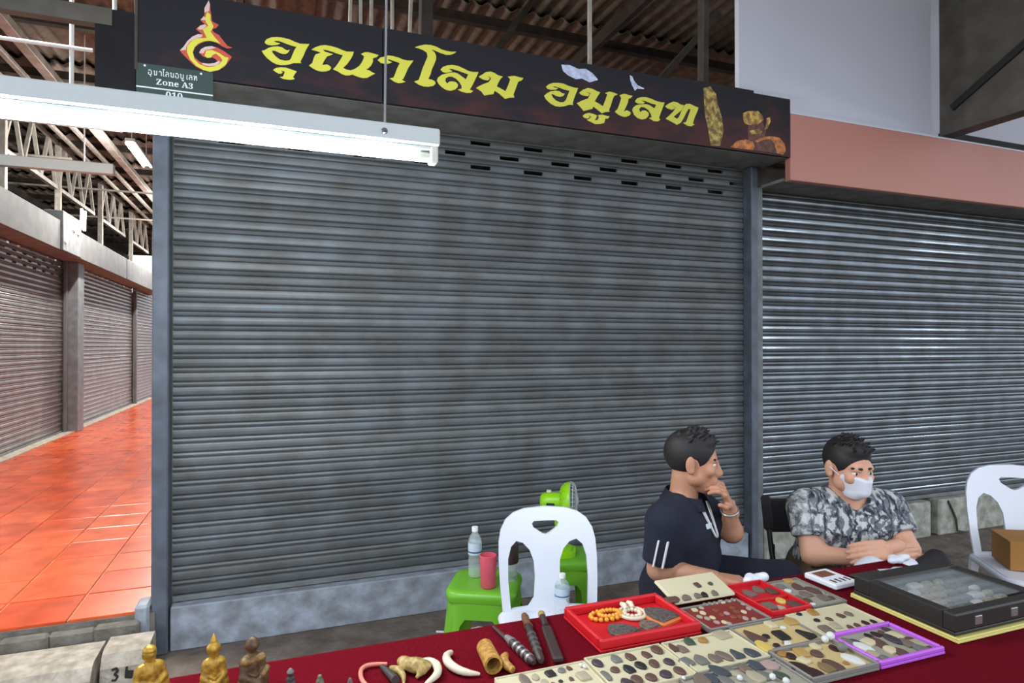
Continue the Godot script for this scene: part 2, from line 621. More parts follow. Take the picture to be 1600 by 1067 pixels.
	sp.metallic_specular = 0.25
	mk("glare_silver", rgb(176, 184, 206), 0.22, 0.8, "grime", 3.0)  # bright silver standing in for lamp glare on the sign
	mk("letter", rgb(226, 222, 72), 0.45)
	mk("letter_rim", rgb(30, 24, 14), 0.5)
	mk("emblem_red", rgb(206, 84, 58), 0.45)
	mk("emblem_pale", rgb(226, 196, 186), 0.45)
	mk("print_gold", rgb(232, 190, 92), 0.45, 0.0, "leaf", 2.0)
	mk("print_leaf", rgb(206, 182, 92), 0.5, 0.0, "leaf", 3.0)
	mk("print_orange", rgb(232, 140, 60), 0.45, 0.0, "patch", 3.0)
	mk("print_rust", rgb(118, 62, 42), 0.45, 0.0, "patch", 3.0)
	mk("plate_green", rgb(44, 66, 60), 0.45)
	mk("plate_text", rgb(226, 236, 236), 0.5)
	for k in TINTS:
		var t: Array = TINTS[k]
		mk("am_" + k, rgb(t[1], t[2], t[3]), 0.55, 0.0, "fine", 30.0)
const LETTERS = [
	["o_ang", [-0.061, 2.953, -0.051, 2.968, -0.03, 2.98, -0.003, 2.986, 0.021, 2.987, 0.051, 2.984, 0.076, 2.976, 0.1, 2.971, 0.143, 2.977, 0.135, 2.961, 0.125, 2.941, 0.115, 2.913, 0.101, 2.884, 0.106, 2.877, 0.071, 2.872, 0.056, 2.865, 0.036, 2.857, 0.014, 2.853, -0.008, 2.854, -0.027, 2.861, -0.051, 2.878, -0.066, 2.894, -0.074, 2.908, -0.061, 2.913, -0.044, 2.927, -0.025, 2.936, -0.003, 2.941, 0.017, 2.94, 0.031, 2.932, 0.041, 2.929, 0.053, 2.935, 0.046, 2.92, 0.034, 2.91, 0.019, 2.908, 0.002, 2.912, -0.015, 2.918, -0.028, 2.916, -0.025, 2.906, -0.01, 2.89, 0.009, 2.879, 0.031, 2.877, 0.051, 2.883, 0.058, 2.893, 0.066, 2.916, 0.073, 2.935, 0.083, 2.953, 0.068, 2.954, 0.046, 2.958, 0.026, 2.963, 0.004, 2.968, -0.02, 2.965, -0.01, 2.959, 0.009, 2.957, -0.003, 2.949, -0.027, 2.942, -0.048, 2.941, -0.059, 2.947]],
	["sara_u", [-0.023, 2.824, -0.01, 2.836, 0.012, 2.842, 0.036, 2.844, 0.061, 2.839, 0.085, 2.833, 0.076, 2.82, 0.068, 2.803, 0.076, 2.795, 0.056, 2.788, 0.037, 2.787, 0.022, 2.788, 0.007, 2.794, 0.022, 2.799, 0.027, 2.813, 0.03, 2.824, 0.011, 2.827, 0.021, 2.819, 0.014, 2.812, 0.002, 2.81, -0.011, 2.816]],
	["no_nen", [0.152, 2.951, 0.171, 2.966, 0.194, 2.978, 0.216, 2.984, 0.245, 2.984, 0.276, 2.98, 0.299, 2.973, 0.32, 2.969, 0.355, 2.974, 0.35, 2.954, 0.338, 2.931, 0.323, 2.907, 0.304, 2.885, 0.318, 2.879, 0.339, 2.878, 0.36, 2.888, 0.381, 2.906, 0.394, 2.926, 0.403, 2.947, 0.405, 2.96, 0.39, 2.969, 0.407, 2.979, 0.423, 2.983, 0.442, 2.982, 0.473, 2.978, 0.479, 2.977, 0.467, 2.964, 0.45, 2.957, 0.45, 2.94, 0.442, 2.92, 0.426, 2.901, 0.413, 2.895, 0.431, 2.892, 0.448, 2.884, 0.461, 2.88, 0.44, 2.866, 0.421, 2.852, 0.399, 2.848, 0.376, 2.851, 0.349, 2.858, 0.333, 2.852, 0.315, 2.849, 0.297, 2.853, 0.278, 2.863, 0.254, 2.87, 0.266, 2.884, 0.281, 2.908, 0.294, 2.932, 0.302, 2.948, 0.281, 2.95, 0.255, 2.956, 0.229, 2.96, 0.205, 2.961, 0.217, 2.951, 0.255, 2.946, 0.24, 2.936, 0.227, 2.93, 0.217, 2.914, 0.209, 2.899, 0.204, 2.884, 0.227, 2.89, 0.242, 2.883, 0.246, 2.874, 0.237, 2.862, 0.222, 2.855, 0.204, 2.851, 0.184, 2.851, 0.163, 2.858, 0.141, 2.871, 0.156, 2.886, 0.163, 2.911, 0.171, 2.93, 0.196, 2.943, 0.178, 2.948]],
	["sara_aa", [0.473, 2.951, 0.487, 2.966, 0.509, 2.975, 0.525, 2.983, 0.55, 2.984, 0.577, 2.981, 0.605, 2.974, 0.628, 2.973, 0.657, 2.978, 0.644, 2.958, 0.63, 2.936, 0.619, 2.909, 0.605, 2.876, 0.596, 2.869, 0.616, 2.861, 0.597, 2.853, 0.578, 2.849, 0.558, 2.853, 0.533, 2.867, 0.553, 2.873, 0.561, 2.892, 0.572, 2.924, 0.586, 2.954, 0.564, 2.958, 0.542, 2.962, 0.525, 2.965, 0.528, 2.957, 0.546, 2.952, 0.533, 2.943, 0.511, 2.937, 0.49, 2.939]],
	["sara_o", [0.664, 3.048, 0.687, 3.06, 0.718, 3.071, 0.75, 3.074, 0.778, 3.07, 0.807, 3.06, 0.831, 3.057, 0.857, 3.057, 0.887, 3.062, 0.872, 3.048, 0.854, 3.04, 0.831, 3.036, 0.802, 3.04, 0.773, 3.048, 0.75, 3.052, 0.77, 3.037, 0.777, 3.021, 0.776, 3.001, 0.767, 2.977, 0.755, 2.95, 0.747, 2.92, 0.735, 2.893, 0.755, 2.893, 0.771, 2.886, 0.774, 2.875, 0.761, 2.861, 0.735, 2.853, 0.71, 2.851, 0.687, 2.856, 0.66, 2.869, 0.684, 2.881, 0.693, 2.906, 0.704, 2.942, 0.718, 2.978, 0.731, 3.011, 0.727, 3.03, 0.709, 3.04, 0.687, 3.045]],
	["lo_ling", [0.8, 2.953, 0.813, 2.969, 0.837, 2.981, 0.866, 2.988, 0.896, 2.987, 0.925, 2.979, 0.955, 2.969, 0.979, 2.968, 1.01, 2.972, 1.001, 2.95, 0.988, 2.922, 0.973, 2.891, 0.961, 2.87, 0.981, 2.866, 0.967, 2.854, 0.943, 2.85, 0.914, 2.853, 0.894, 2.862, 0.916, 2.87, 0.915, 2.885, 0.902, 2.903, 0.884, 2.918, 0.863, 2.925, 0.843, 2.922, 0.828, 2.91, 0.827, 2.895, 0.837, 2.885, 0.848, 2.897, 0.866, 2.901, 0.884, 2.899, 0.896, 2.888, 0.893, 2.873, 0.878, 2.858, 0.854, 2.849, 0.831, 2.85, 0.808, 2.861, 0.79, 2.876, 0.781, 2.893, 0.787, 2.909, 0.808, 2.927, 0.828, 2.936, 0.872, 2.95, 0.896, 2.946, 0.925, 2.93, 0.939, 2.922, 0.952, 2.951, 0.925, 2.956, 0.896, 2.962, 0.866, 2.966, 0.844, 2.964, 0.866, 2.954, 0.848, 2.946, 0.828, 2.94, 0.813, 2.942]],
	["mo_ma", [1.011, 2.948, 1.034, 2.964, 1.052, 2.979, 1.08, 2.986, 1.101, 2.981, 1.123, 2.971, 1.149, 2.969, 1.135, 2.953, 1.12, 2.925, 1.114, 2.91, 1.139, 2.901, 1.164, 2.891, 1.179, 2.924, 1.192, 2.959, 1.178, 2.973, 1.198, 2.979, 1.217, 2.983, 1.243, 2.98, 1.27, 2.979, 1.259, 2.964, 1.239, 2.954, 1.227, 2.922, 1.211, 2.879, 1.216, 2.863, 1.189, 2.859, 1.162, 2.848, 1.148, 2.858, 1.123, 2.875, 1.101, 2.884, 1.095, 2.865, 1.07, 2.859, 1.043, 2.85, 1.025, 2.87, 0.996, 2.885, 1.015, 2.898, 1.04, 2.913, 1.067, 2.926, 1.083, 2.95, 1.06, 2.96, 1.075, 2.947, 1.064, 2.935, 1.04, 2.935, 1.021, 2.941]],
	["o_ang", [1.405, 2.95, 1.422, 2.966, 1.448, 2.978, 1.478, 2.983, 1.512, 2.984, 1.546, 2.975, 1.58, 2.971, 1.605, 2.971, 1.597, 2.95, 1.583, 2.917, 1.571, 2.882, 1.574, 2.871, 1.549, 2.868, 1.519, 2.856, 1.492, 2.849, 1.462, 2.849, 1.432, 2.86, 1.405, 2.88, 1.394, 2.898, 1.412, 2.915, 1.435, 2.929, 1.465, 2.937, 1.488, 2.937, 1.502, 2.929, 1.522, 2.927, 1.512, 2.913, 1.492, 2.905, 1.468, 2.907, 1.452, 2.914, 1.437, 2.914, 1.448, 2.895, 1.468, 2.881, 1.492, 2.875, 1.515, 2.879, 1.529, 2.894, 1.539, 2.92, 1.551, 2.948, 1.522, 2.95, 1.492, 2.956, 1.468, 2.959, 1.447, 2.959, 1.455, 2.954, 1.48, 2.952, 1.465, 2.942, 1.435, 2.937, 1.414, 2.941]],
	["mo_ma", [1.612, 2.946, 1.634, 2.965, 1.666, 2.981, 1.697, 2.981, 1.721, 2.972, 1.748, 2.967, 1.732, 2.944, 1.712, 2.91, 1.739, 2.901, 1.765, 2.889, 1.781, 2.926, 1.794, 2.962, 1.779, 2.967, 1.806, 2.98, 1.835, 2.979, 1.864, 2.972, 1.84, 2.959, 1.831, 2.942, 1.817, 2.899, 1.804, 2.869, 1.813, 2.864, 1.781, 2.857, 1.758, 2.847, 1.732, 2.863, 1.702, 2.879, 1.697, 2.865, 1.669, 2.855, 1.641, 2.845, 1.621, 2.864, 1.597, 2.884, 1.628, 2.902, 1.669, 2.921, 1.679, 2.943, 1.686, 2.953, 1.652, 2.959, 1.679, 2.949, 1.669, 2.934, 1.641, 2.933, 1.621, 2.938]],
	["sara_uu", [1.633, 2.817, 1.652, 2.831, 1.676, 2.839, 1.704, 2.836, 1.728, 2.83, 1.719, 2.811, 1.711, 2.801, 1.728, 2.803, 1.739, 2.82, 1.733, 2.833, 1.76, 2.84, 1.785, 2.837, 1.809, 2.835, 1.799, 2.821, 1.781, 2.819, 1.774, 2.793, 1.746, 2.783, 1.714, 2.779, 1.686, 2.788, 1.66, 2.796, 1.679, 2.806, 1.69, 2.818, 1.669, 2.824, 1.681, 2.814, 1.665, 2.804, 1.645, 2.806]],
	["sara_e", [1.876, 2.969, 1.898, 2.979, 1.916, 2.982, 1.938, 2.978, 1.964, 2.977, 1.951, 2.962, 1.936, 2.957, 1.931, 2.931, 1.916, 2.9, 1.903, 2.876, 1.923, 2.887, 1.945, 2.881, 1.952, 2.871, 1.941, 2.857, 1.916, 2.846, 1.891, 2.846, 1.862, 2.856, 1.844, 2.868, 1.862, 2.886, 1.876, 2.92, 1.887, 2.953]],
	["lo_ling", [1.98, 2.949, 1.995, 2.967, 2.023, 2.978, 2.056, 2.982, 2.09, 2.978, 2.131, 2.968, 2.162, 2.966, 2.186, 2.969, 2.177, 2.944, 2.162, 2.91, 2.146, 2.869, 2.156, 2.859, 2.139, 2.848, 2.108, 2.846, 2.075, 2.86, 2.095, 2.867, 2.09, 2.884, 2.071, 2.908, 2.045, 2.92, 2.023, 2.919, 2.008, 2.906, 2.015, 2.887, 2.03, 2.899, 2.052, 2.902, 2.073, 2.892, 2.075, 2.876, 2.056, 2.854, 2.026, 2.845, 1.997, 2.85, 1.974, 2.866, 1.962, 2.89, 1.967, 2.908, 1.986, 2.924, 2.008, 2.932, 2.056, 2.941, 2.082, 2.937, 2.114, 2.923, 2.126, 2.946, 2.094, 2.949, 2.056, 2.957, 2.019, 2.96, 2.049, 2.948, 2.037, 2.941, 2.004, 2.937, 1.987, 2.94]],
	["tho_thahan", [2.189, 2.946, 2.216, 2.966, 2.247, 2.982, 2.278, 2.981, 2.301, 2.971, 2.327, 2.97, 2.305, 2.935, 2.274, 2.91, 2.25, 2.89, 2.274, 2.88, 2.289, 2.894, 2.307, 2.934, 2.329, 2.969, 2.34, 2.98, 2.368, 2.985, 2.396, 2.977, 2.432, 2.969, 2.42, 2.94, 2.403, 2.905, 2.389, 2.865, 2.403, 2.862, 2.38, 2.848, 2.352, 2.847, 2.317, 2.861, 2.34, 2.869, 2.352, 2.898, 2.368, 2.937, 2.372, 2.951, 2.358, 2.952, 2.34, 2.923, 2.324, 2.892, 2.301, 2.859, 2.274, 2.844, 2.243, 2.855, 2.193, 2.871, 2.22, 2.895, 2.247, 2.921, 2.266, 2.947, 2.231, 2.958, 2.264, 2.944, 2.239, 2.931, 2.208, 2.934]],
]
const EMBLEM = [
	["red", [-0.303, 3.105, -0.298, 3.086, -0.296, 3.063, -0.292, 3.033, -0.289, 3.01, -0.26, 2.999, -0.272, 2.982, -0.29, 2.973, -0.281, 2.961, -0.26, 2.952, -0.241, 2.928, -0.223, 2.907, -0.201, 2.902, -0.223, 2.894, -0.244, 2.9, -0.266, 2.912, -0.29, 2.918, -0.317, 2.912, -0.341, 2.897, -0.359, 2.878, -0.368, 2.853, -0.362, 2.831, -0.341, 2.814, -0.317, 2.805, -0.29, 2.809, -0.265, 2.826, -0.275, 2.838, -0.29, 2.842, -0.308, 2.836, -0.326, 2.84, -0.343, 2.854, -0.335, 2.872, -0.317, 2.886, -0.29, 2.894, -0.266, 2.892, -0.241, 2.881, -0.204, 2.858, -0.219, 2.833, -0.235, 2.807, -0.265, 2.784, -0.297, 2.773, -0.326, 2.776, -0.356, 2.788, -0.386, 2.814, -0.412, 2.839, -0.422, 2.852, -0.406, 2.873, -0.392, 2.899, -0.371, 2.924, -0.347, 2.94, -0.329, 2.943, -0.349, 2.956, -0.356, 2.963, -0.338, 2.983, -0.32, 2.991, -0.337, 3.007, -0.327, 3.024, -0.321, 3.035, -0.321, 3.065, -0.31, 3.09]],
	["yellow", [-0.309, 3.05, -0.295, 3.04, -0.296, 3.016, -0.283, 2.988, -0.289, 2.97, -0.296, 2.962, -0.278, 2.938, -0.253, 2.912, -0.278, 2.917, -0.302, 2.917, -0.326, 2.91, -0.347, 2.896, -0.362, 2.877, -0.369, 2.853, -0.362, 2.821, -0.341, 2.801, -0.308, 2.793, -0.278, 2.801, -0.256, 2.817, -0.244, 2.836, -0.253, 2.848, -0.272, 2.862, -0.287, 2.853, -0.293, 2.84, -0.308, 2.836, -0.32, 2.844, -0.314, 2.869, -0.29, 2.876, -0.259, 2.867, -0.235, 2.853, -0.218, 2.851, -0.229, 2.818, -0.259, 2.788, -0.297, 2.773, -0.326, 2.778, -0.356, 2.792, -0.38, 2.818, -0.393, 2.849, -0.392, 2.876, -0.377, 2.901, -0.353, 2.919, -0.311, 2.929, -0.32, 2.948, -0.328, 2.965, -0.305, 2.986, -0.317, 3.005, -0.315, 3.036]],
	["pale", [-0.303, 3.105, -0.298, 3.086, -0.302, 3.055, -0.321, 3.045, -0.321, 3.065, -0.31, 3.09]],
	["pale", [-0.422, 2.852, -0.406, 2.873, -0.392, 2.899, -0.371, 2.924, -0.347, 2.94, -0.329, 2.941, -0.332, 2.929, -0.356, 2.918, -0.38, 2.901, -0.395, 2.875, -0.397, 2.858]],
	["pale", [-0.343, 2.854, -0.335, 2.872, -0.317, 2.886, -0.29, 2.894, -0.272, 2.889, -0.296, 2.878, -0.317, 2.871, -0.326, 2.853]],
	["pale", [-0.332, 2.809, -0.302, 2.809, -0.278, 2.817, -0.259, 2.83, -0.253, 2.825, -0.271, 2.805, -0.302, 2.799, -0.326, 2.801]],
	["pale", [-0.349, 2.966, -0.338, 2.981, -0.32, 2.99, -0.311, 2.985, -0.326, 2.967, -0.341, 2.961]],
	["pale", [-0.337, 3.008, -0.324, 3.026, -0.316, 3.022, -0.317, 3.01]],
]
const FIGURE = [
	["gold_band", [2.469, 3.097, 2.519, 3.115, 2.564, 3.074, 2.579, 3.008, 2.608, 2.932, 2.621, 2.849, 2.595, 2.751, 2.525, 2.746, 2.503, 2.846, 2.478, 2.947]],
	["brown", [2.757, 2.802, 2.817, 2.822, 2.81, 2.872, 2.817, 2.905, 2.925, 2.951, 2.959, 2.89, 2.945, 2.856, 3.027, 2.863, 3.083, 2.85, 3.111, 2.787, 3.104, 2.751, 2.945, 2.755, 2.731, 2.753, 2.672, 2.752, 2.718, 2.787]],
	["orange", [2.672, 2.751, 2.724, 2.797, 2.79, 2.814, 2.85, 2.807, 2.864, 2.776, 2.85, 2.753]],
	["gold", [2.771, 2.98, 2.811, 2.998, 2.891, 3.009, 2.925, 2.989, 2.939, 2.958, 2.891, 2.925, 2.824, 2.909, 2.784, 2.917, 2.774, 2.943]],
	["gold", [2.959, 2.972, 2.987, 2.981, 2.993, 2.954, 2.966, 2.902, 2.945, 2.897, 2.959, 2.934]],
	["gold", [2.824, 2.874, 2.891, 2.893, 2.925, 2.881, 2.911, 2.863, 2.837, 2.854]],
	["orange", [2.864, 2.814, 2.925, 2.843, 2.993, 2.859, 3.069, 2.857, 3.111, 2.82, 3.118, 2.777, 3.097, 2.75, 3.048, 2.753, 3.027, 2.811, 2.993, 2.84, 2.931, 2.827, 2.884, 2.805]],
]
const AMULETS = [
	["B", 0.697, 2.219, "purple", 0, 15, 1.5],
	["B", 0.747, 2.215, "grey", 1, 15, 1.5],
	["B", 0.783, 2.218, "brown", 1, 14, 1.5],
	["B", 0.825, 2.222, "brown", 1, 13, 1.5],
	["B", 0.862, 2.213, "brown", 0, 17, 1.5],
	["B", 0.689, 2.274, "grey", 5, 13, 1.5],
	["B", 0.720, 2.259, "brown", 0, 14, 1.1],
	["B", 0.751, 2.266, "black", 1, 15, 1.5],
	["B", 0.785, 2.263, "black", 0, 15, 1.5],
	["B", 0.819, 2.266, "brown", 0, 15, 1.5],
	["B", 0.856, 2.272, "purple", 0, 15, 1.3],
	["B", 0.716, 2.314, "purple", 1, 16, 1.2],
	["B", 0.744, 2.313, "brown", 0, 17, 1.3],
	["B", 0.779, 2.316, "brown", 0, 16, 1.2],
	["B", 0.817, 2.316, "purple", 0, 18, 1.1],
	["B", 0.855, 2.314, "brown", 0, 15, 1.5],
	["A", 0.512, 2.223, "taupe", 1, 14, 2],
	["A", 0.539, 2.224, "pale", 0, 11, 1.5],
	["A", 0.576, 2.222, "black", 2, 14, 1.1],
	["A", 0.606, 2.218, "grey", 0, 12, 1.1],
	["A", 0.626, 2.214, "brown", 1, 8, 1.5],
	["A", 0.655, 2.217, "white", 4, 6, 1.5],
	["A", 0.660, 2.226, "white", 4, 6, 1.5],
	["A", 0.611, 2.257, "brown", 1, 7, 1.5],
	["A", 0.585, 2.258, "black", 0, 7, 1],
	["A", 0.640, 2.258, "pale", 2, 18, 1.2],
	["A", 0.549, 2.253, "pale", 0, 12, 1.5],
	["A", 0.565, 2.265, "brown", 1, 8, 1.5],
	["C", 0.905, 2.216, "brown", 3, 16, 1.5],
	["C", 0.922, 2.229, "taupe", 1, 15, 1.5],
	["C", 0.962, 2.202, "green", 1, 16, 1.5],
	["C", 0.998, 2.211, "amber", 0, 16, 1],
	["C", 1.061, 2.202, "pale", 2, 26, 1],
	["C", 0.895, 2.286, "grey", 2, 17, 1.3],
	["C", 0.931, 2.289, "grey", 1, 19, 1.5],
	["C", 0.966, 2.294, "taupe", 1, 16, 1.5],
	["C", 0.995, 2.294, "taupe", 5, 16, 1.5],
	["C", 1.028, 2.295, "slate", 3, 18, 1.5],
	["C", 1.066, 2.303, "slate", 1, 18, 1.5],
	["D", 1.130, 2.236, "brown", 3, 24, 1.5],
	["D", 1.161, 2.249, "black", 0, 11, 1],
	["D", 1.202, 2.257, "black", 2, 17, 1.5],
	["D", 1.116, 2.292, "yellow", 5, 18, 1.5],
	["D", 1.151, 2.296, "maroon", 0, 10, 1],
	["D", 1.222, 2.200, "cream", 2, 13, 1.5],
	["D", 1.242, 2.224, "white", 0, 8, 1],
	["D", 1.184, 2.298, "white", 0, 11, 1],
	["D", 1.263, 2.273, "black", 3, 19, 1.5],
	["D", 1.287, 2.202, "ochre", 1, 20, 1.2],
	["D", 1.240, 2.222, "white", 0, 7, 1],
	["D", 1.183, 2.294, "grey", 0, 10, 1.2],
	["E", 1.344, 2.175, "black", 0, 10, 1],
	["E", 1.358, 2.222, "black", 0, 11, 1],
	["E", 1.387, 2.179, "amber", 2, 15, 1.5],
	["E", 1.337, 2.273, "taupe", 2, 18, 1.5],
	["E", 1.378, 2.264, "pale", 2, 14, 1.5],
	["E", 1.442, 2.222, "brown", 1, 11, 1.5],
	["E", 1.472, 2.222, "taupe", 0, 12, 1.5],
	["E", 1.395, 2.228, "brown", 0, 10, 1.5],
	["E", 1.407, 2.283, "brown", 1, 10, 1.5],
	["E", 1.434, 2.281, "brown", 1, 10, 1.5],
	["E", 1.467, 2.277, "maroon", 1, 10, 1.5],
	["E", 1.494, 2.279, "maroon", 1, 9, 1.5],
	["F", 1.408, 2.336, "black", 1, 9, 1.5],
	["F", 1.433, 2.337, "maroon", 1, 10, 1.5],
	["F", 1.454, 2.338, "brown", 1, 10, 1.5],
	["F", 1.483, 2.328, "purple", 0, 10, 1.5],
	["F", 1.469, 2.360, "cream", 2, 19, 1.1],
	["F", 1.379, 2.362, "cream", 2, 18, 1],
	["F", 1.398, 2.378, "brown", 5, 16, 1.5],
	["F", 1.448, 2.372, "purple", 5, 15, 1.5],
	["F", 1.462, 2.398, "taupe", 1, 16, 1.5],
	["F", 1.485, 2.414, "pale", 2, 16, 1.5],
	["F", 1.393, 2.408, "cream", 1, 17, 1.2],
	["F", 1.405, 2.427, "brown", 1, 15, 1.5],
	["F", 1.467, 2.431, "grey", 1, 17, 1.5],
	["F", 1.342, 2.378, "white", 5, 16, 1.5],
	["F", 1.331, 2.342, "grey", 1, 13, 1.5],
	["F", 1.344, 2.354, "slate", 0, 13, 1.5],
	["F", 1.336, 2.409, "pale", 1, 13, 1.5],
	["F", 1.487, 2.393, "brown", 0, 12, 1.5],
	["F", 1.487, 2.432, "brown", 0, 12, 1.5],
	["F", 1.343, 2.434, "grey", 0, 11, 1.5],
	["G", 1.131, 2.336, "amber", 0, 13, 1],
	["G", 1.142, 2.350, "maroon", 0, 13, 1.2],
	["G", 1.180, 2.345, "ochre", 2, 15, 1.5],
	["G", 1.155, 2.377, "cream", 2, 13, 1.2],
	["G", 1.209, 2.363, "brown", 0, 15, 1.2],
	["G", 1.235, 2.330, "cream", 2, 12, 1.5],
	["G", 1.120, 2.396, "maroon", 1, 21, 1.3],
	["G", 1.133, 2.428, "maroon", 1, 19, 1.5],
	["G", 1.177, 2.419, "olive", 1, 16, 1.5],
	["G", 1.202, 2.421, "brown", 5, 17, 1.5],
	["G", 1.277, 2.324, "white", 4, 10, 1.5],
	["G", 1.300, 2.319, "white", 4, 12, 1.5],
	["G", 1.271, 2.356, "maroon", 0, 11, 1.5],
	["G", 1.278, 2.373, "grey", 4, 13, 1.5],
	["G", 1.267, 2.414, "white", 5, 16, 1.5],
	["G", 1.239, 2.419, "amber", 0, 8, 1],
	["G", 1.298, 2.342, "grey", 0, 9, 1.5],
	["H", 1.064, 2.366, "pink", 0, 23, 1],
	["H", 1.033, 2.354, "slate", 1, 16, 1.5],
	["H", 0.936, 2.346, "slate", 1, 20, 1.5],
	["H", 0.876, 2.364, "taupe", 1, 20, 1.5],
	["H", 0.957, 2.392, "white", 4, 7, 1.5],
	["H", 1.027, 2.415, "white", 4, 8, 1.5],
	["H", 1.042, 2.439, "white", 4, 8, 1.5],
	["H", 0.842, 2.347, "white", 4, 5, 1.5],
	["H", 1.000, 2.356, "taupe", 1, 14, 1.5],
	["H", 0.998, 2.393, "pale", 1, 18, 1.5],
	["H", 0.963, 2.350, "grey", 0, 11, 1.5],
	["H", 0.900, 2.367, "slate", 0, 15, 1.5],
	["H", 0.924, 2.384, "grey", 1, 14, 1.5],
	["H", 1.020, 2.397, "grey", 1, 14, 1.5],
	["H", 1.054, 2.410, "green", 1, 13, 1.5],
	["H", 0.964, 2.368, "pale", 0, 11, 1.5],
	["lid", 1.160, 1.970, "brown", 2, 11, 1.5],
	["lid", 1.204, 1.973, "green", 0, 10, 1],
	["lid", 1.041, 2.035, "brown", 2, 24, 1.5],
	["lid", 1.088, 2.031, "taupe", 1, 18, 1.5],
	["lid", 1.127, 2.042, "taupe", 1, 14, 1.5],
	["lid", 1.150, 2.049, "black", 1, 13, 1.5],
	["lid", 1.186, 2.044, "taupe", 1, 13, 1.5],
	["lid", 1.054, 2.054, "brown", 5, 15, 1.5],
	["lined", 1.089, 2.056, "cream", 2, 10, 1.2],
	["lined", 1.098, 2.080, "cream", 0, 10, 1.5],
	["lined", 1.104, 2.113, "cream", 0, 9, 1.5],
	["lined", 1.197, 2.036, "cream", 2, 9, 1.5],
	["lined", 1.176, 2.035, "cream", 0, 7, 1.5],
	["lined", 1.159, 2.034, "pale", 0, 8, 1.5],
	["lined", 1.142, 2.033, "pale", 0, 8, 1.5],
	["lined", 1.219, 2.037, "pale", 0, 8, 1.5],
	["lined", 1.238, 2.035, "pale", 0, 8, 1.5],
	["lined", 1.209, 2.113, "cream", 0, 9, 1.5],
	["lined", 1.237, 2.100, "pink", 0, 9, 1.5],
	["lined", 1.243, 2.071, "pink", 0, 7, 1.5],
	["lined", 1.140, 2.079, "rust", 1, 9, 1.5],
	["lined", 1.140, 2.106, "rust", 0, 9, 1.5],
	["lined", 1.158, 2.105, "pink", 0, 9, 1.5],
	["lined", 1.159, 2.129, "rust", 0, 10, 1.5],
	["lined", 1.189, 2.105, "rust", 1, 10, 1.5],
	["lined", 1.115, 2.148, "cream", 0, 9, 1.5],
	["lined", 1.121, 2.159, "pale", 0, 9, 1.5],
	["lined", 1.184, 2.148, "pink", 0, 10, 1.5],
	["lined", 1.202, 2.161, "pale", 0, 9, 1.5],
	["lined", 1.096, 2.141, "pink", 0, 9, 1.5],
	["lined", 1.087, 2.113, "pink", 0, 9, 1.5],
	["lined", 1.196, 2.081, "rust", 0, 9, 1.5],
	["lined", 1.074, 2.097, "pale", 0, 9, 1.5],
	["lined", 1.176, 2.136, "rust", 0, 9, 1.5],
	["lined", 1.116, 2.050, "pale", 0, 8, 1.5],
	["redsmall", 1.315, 2.011, "taupe", 1, 17, 1.5],
	["redsmall", 1.360, 1.997, "taupe", 1, 17, 1.5],
	["redsmall", 1.390, 2.019, "brown", 1, 17, 1.5],
	["redsmall", 1.305, 2.105, "taupe", 2, 20, 1.2],
	["redsmall", 1.363, 2.088, "yellow", 0, 14, 1.5],
	["redsmall", 1.381, 2.121, "brown", 2, 17, 1.5],
	["redsmall", 1.327, 2.128, "pale", 0, 12, 1.5],
	["cell", 1.438, 2.037, "white", 0, 12, 1],
	["cell", 1.489, 2.021, "brown", 1, 16, 1.5],
	["cell", 1.467, 2.075, "taupe", 1, 15, 1.5],
	["cell", 1.511, 2.064, "brown", 5, 16, 1.5],
	["cell", 1.496, 2.112, "taupe", 1, 15, 1.5],
	["cell", 1.435, 2.116, "brown", 0, 13, 1.5],
	["cell", 1.444, 2.004, "grey", 0, 13, 1.5],
	["cell", 1.500, 1.978, "ochre", 2, 16, 1],
	["cell", 1.519, 2.121, "brown", 0, 9, 1.5],
	["cell", 1.432, 2.137, "white", 0, 9, 1],
	["cell", 1.522, 2.079, "pale", 0, 11, 1.5],
	["cell", 1.429, 2.091, "taupe", 0, 12, 1.5],
]
const TINTS = {
	"purple": ["dark plum", 72, 60, 66],
	"brown": ["brown", 100, 72, 64],
	"black": ["blackish", 42, 38, 38],
	"grey": ["grey", 118, 116, 110],
	"pale": ["pale beige", 178, 166, 140],
	"cream": ["cream", 214, 200, 160],
	"white": ["white", 225, 225, 220],
	"slate": ["slate grey", 72, 78, 84],
	"amber": ["amber", 170, 125, 60],
	"ochre": ["ochre", 186, 150, 84],
	"maroon": ["dark maroon", 58, 34, 34],
	"green": ["dark green", 72, 84, 68],
	"yellow": ["yellow", 222, 190, 96],
	"pink": ["pinkish", 182, 152, 146],
	"taupe": ["taupe", 122, 106, 94],
	"rust": ["rust brown", 140, 74, 54],
	"olive": ["olive", 130, 112, 70],
}

# ---------------------------------------------------------------- ground, corridor, roof
func struct_box(n: String, c: Vector3, size: Vector3, m: String, label := "", bev := 0.0) -> MeshInstance3D:
	var s := stn()
	box(s, Vector3.ZERO, size, bev)
	var o := part(n, s, MAT[m])
	o.position = c
	tag(o, label, "", "", "structure")
	return o

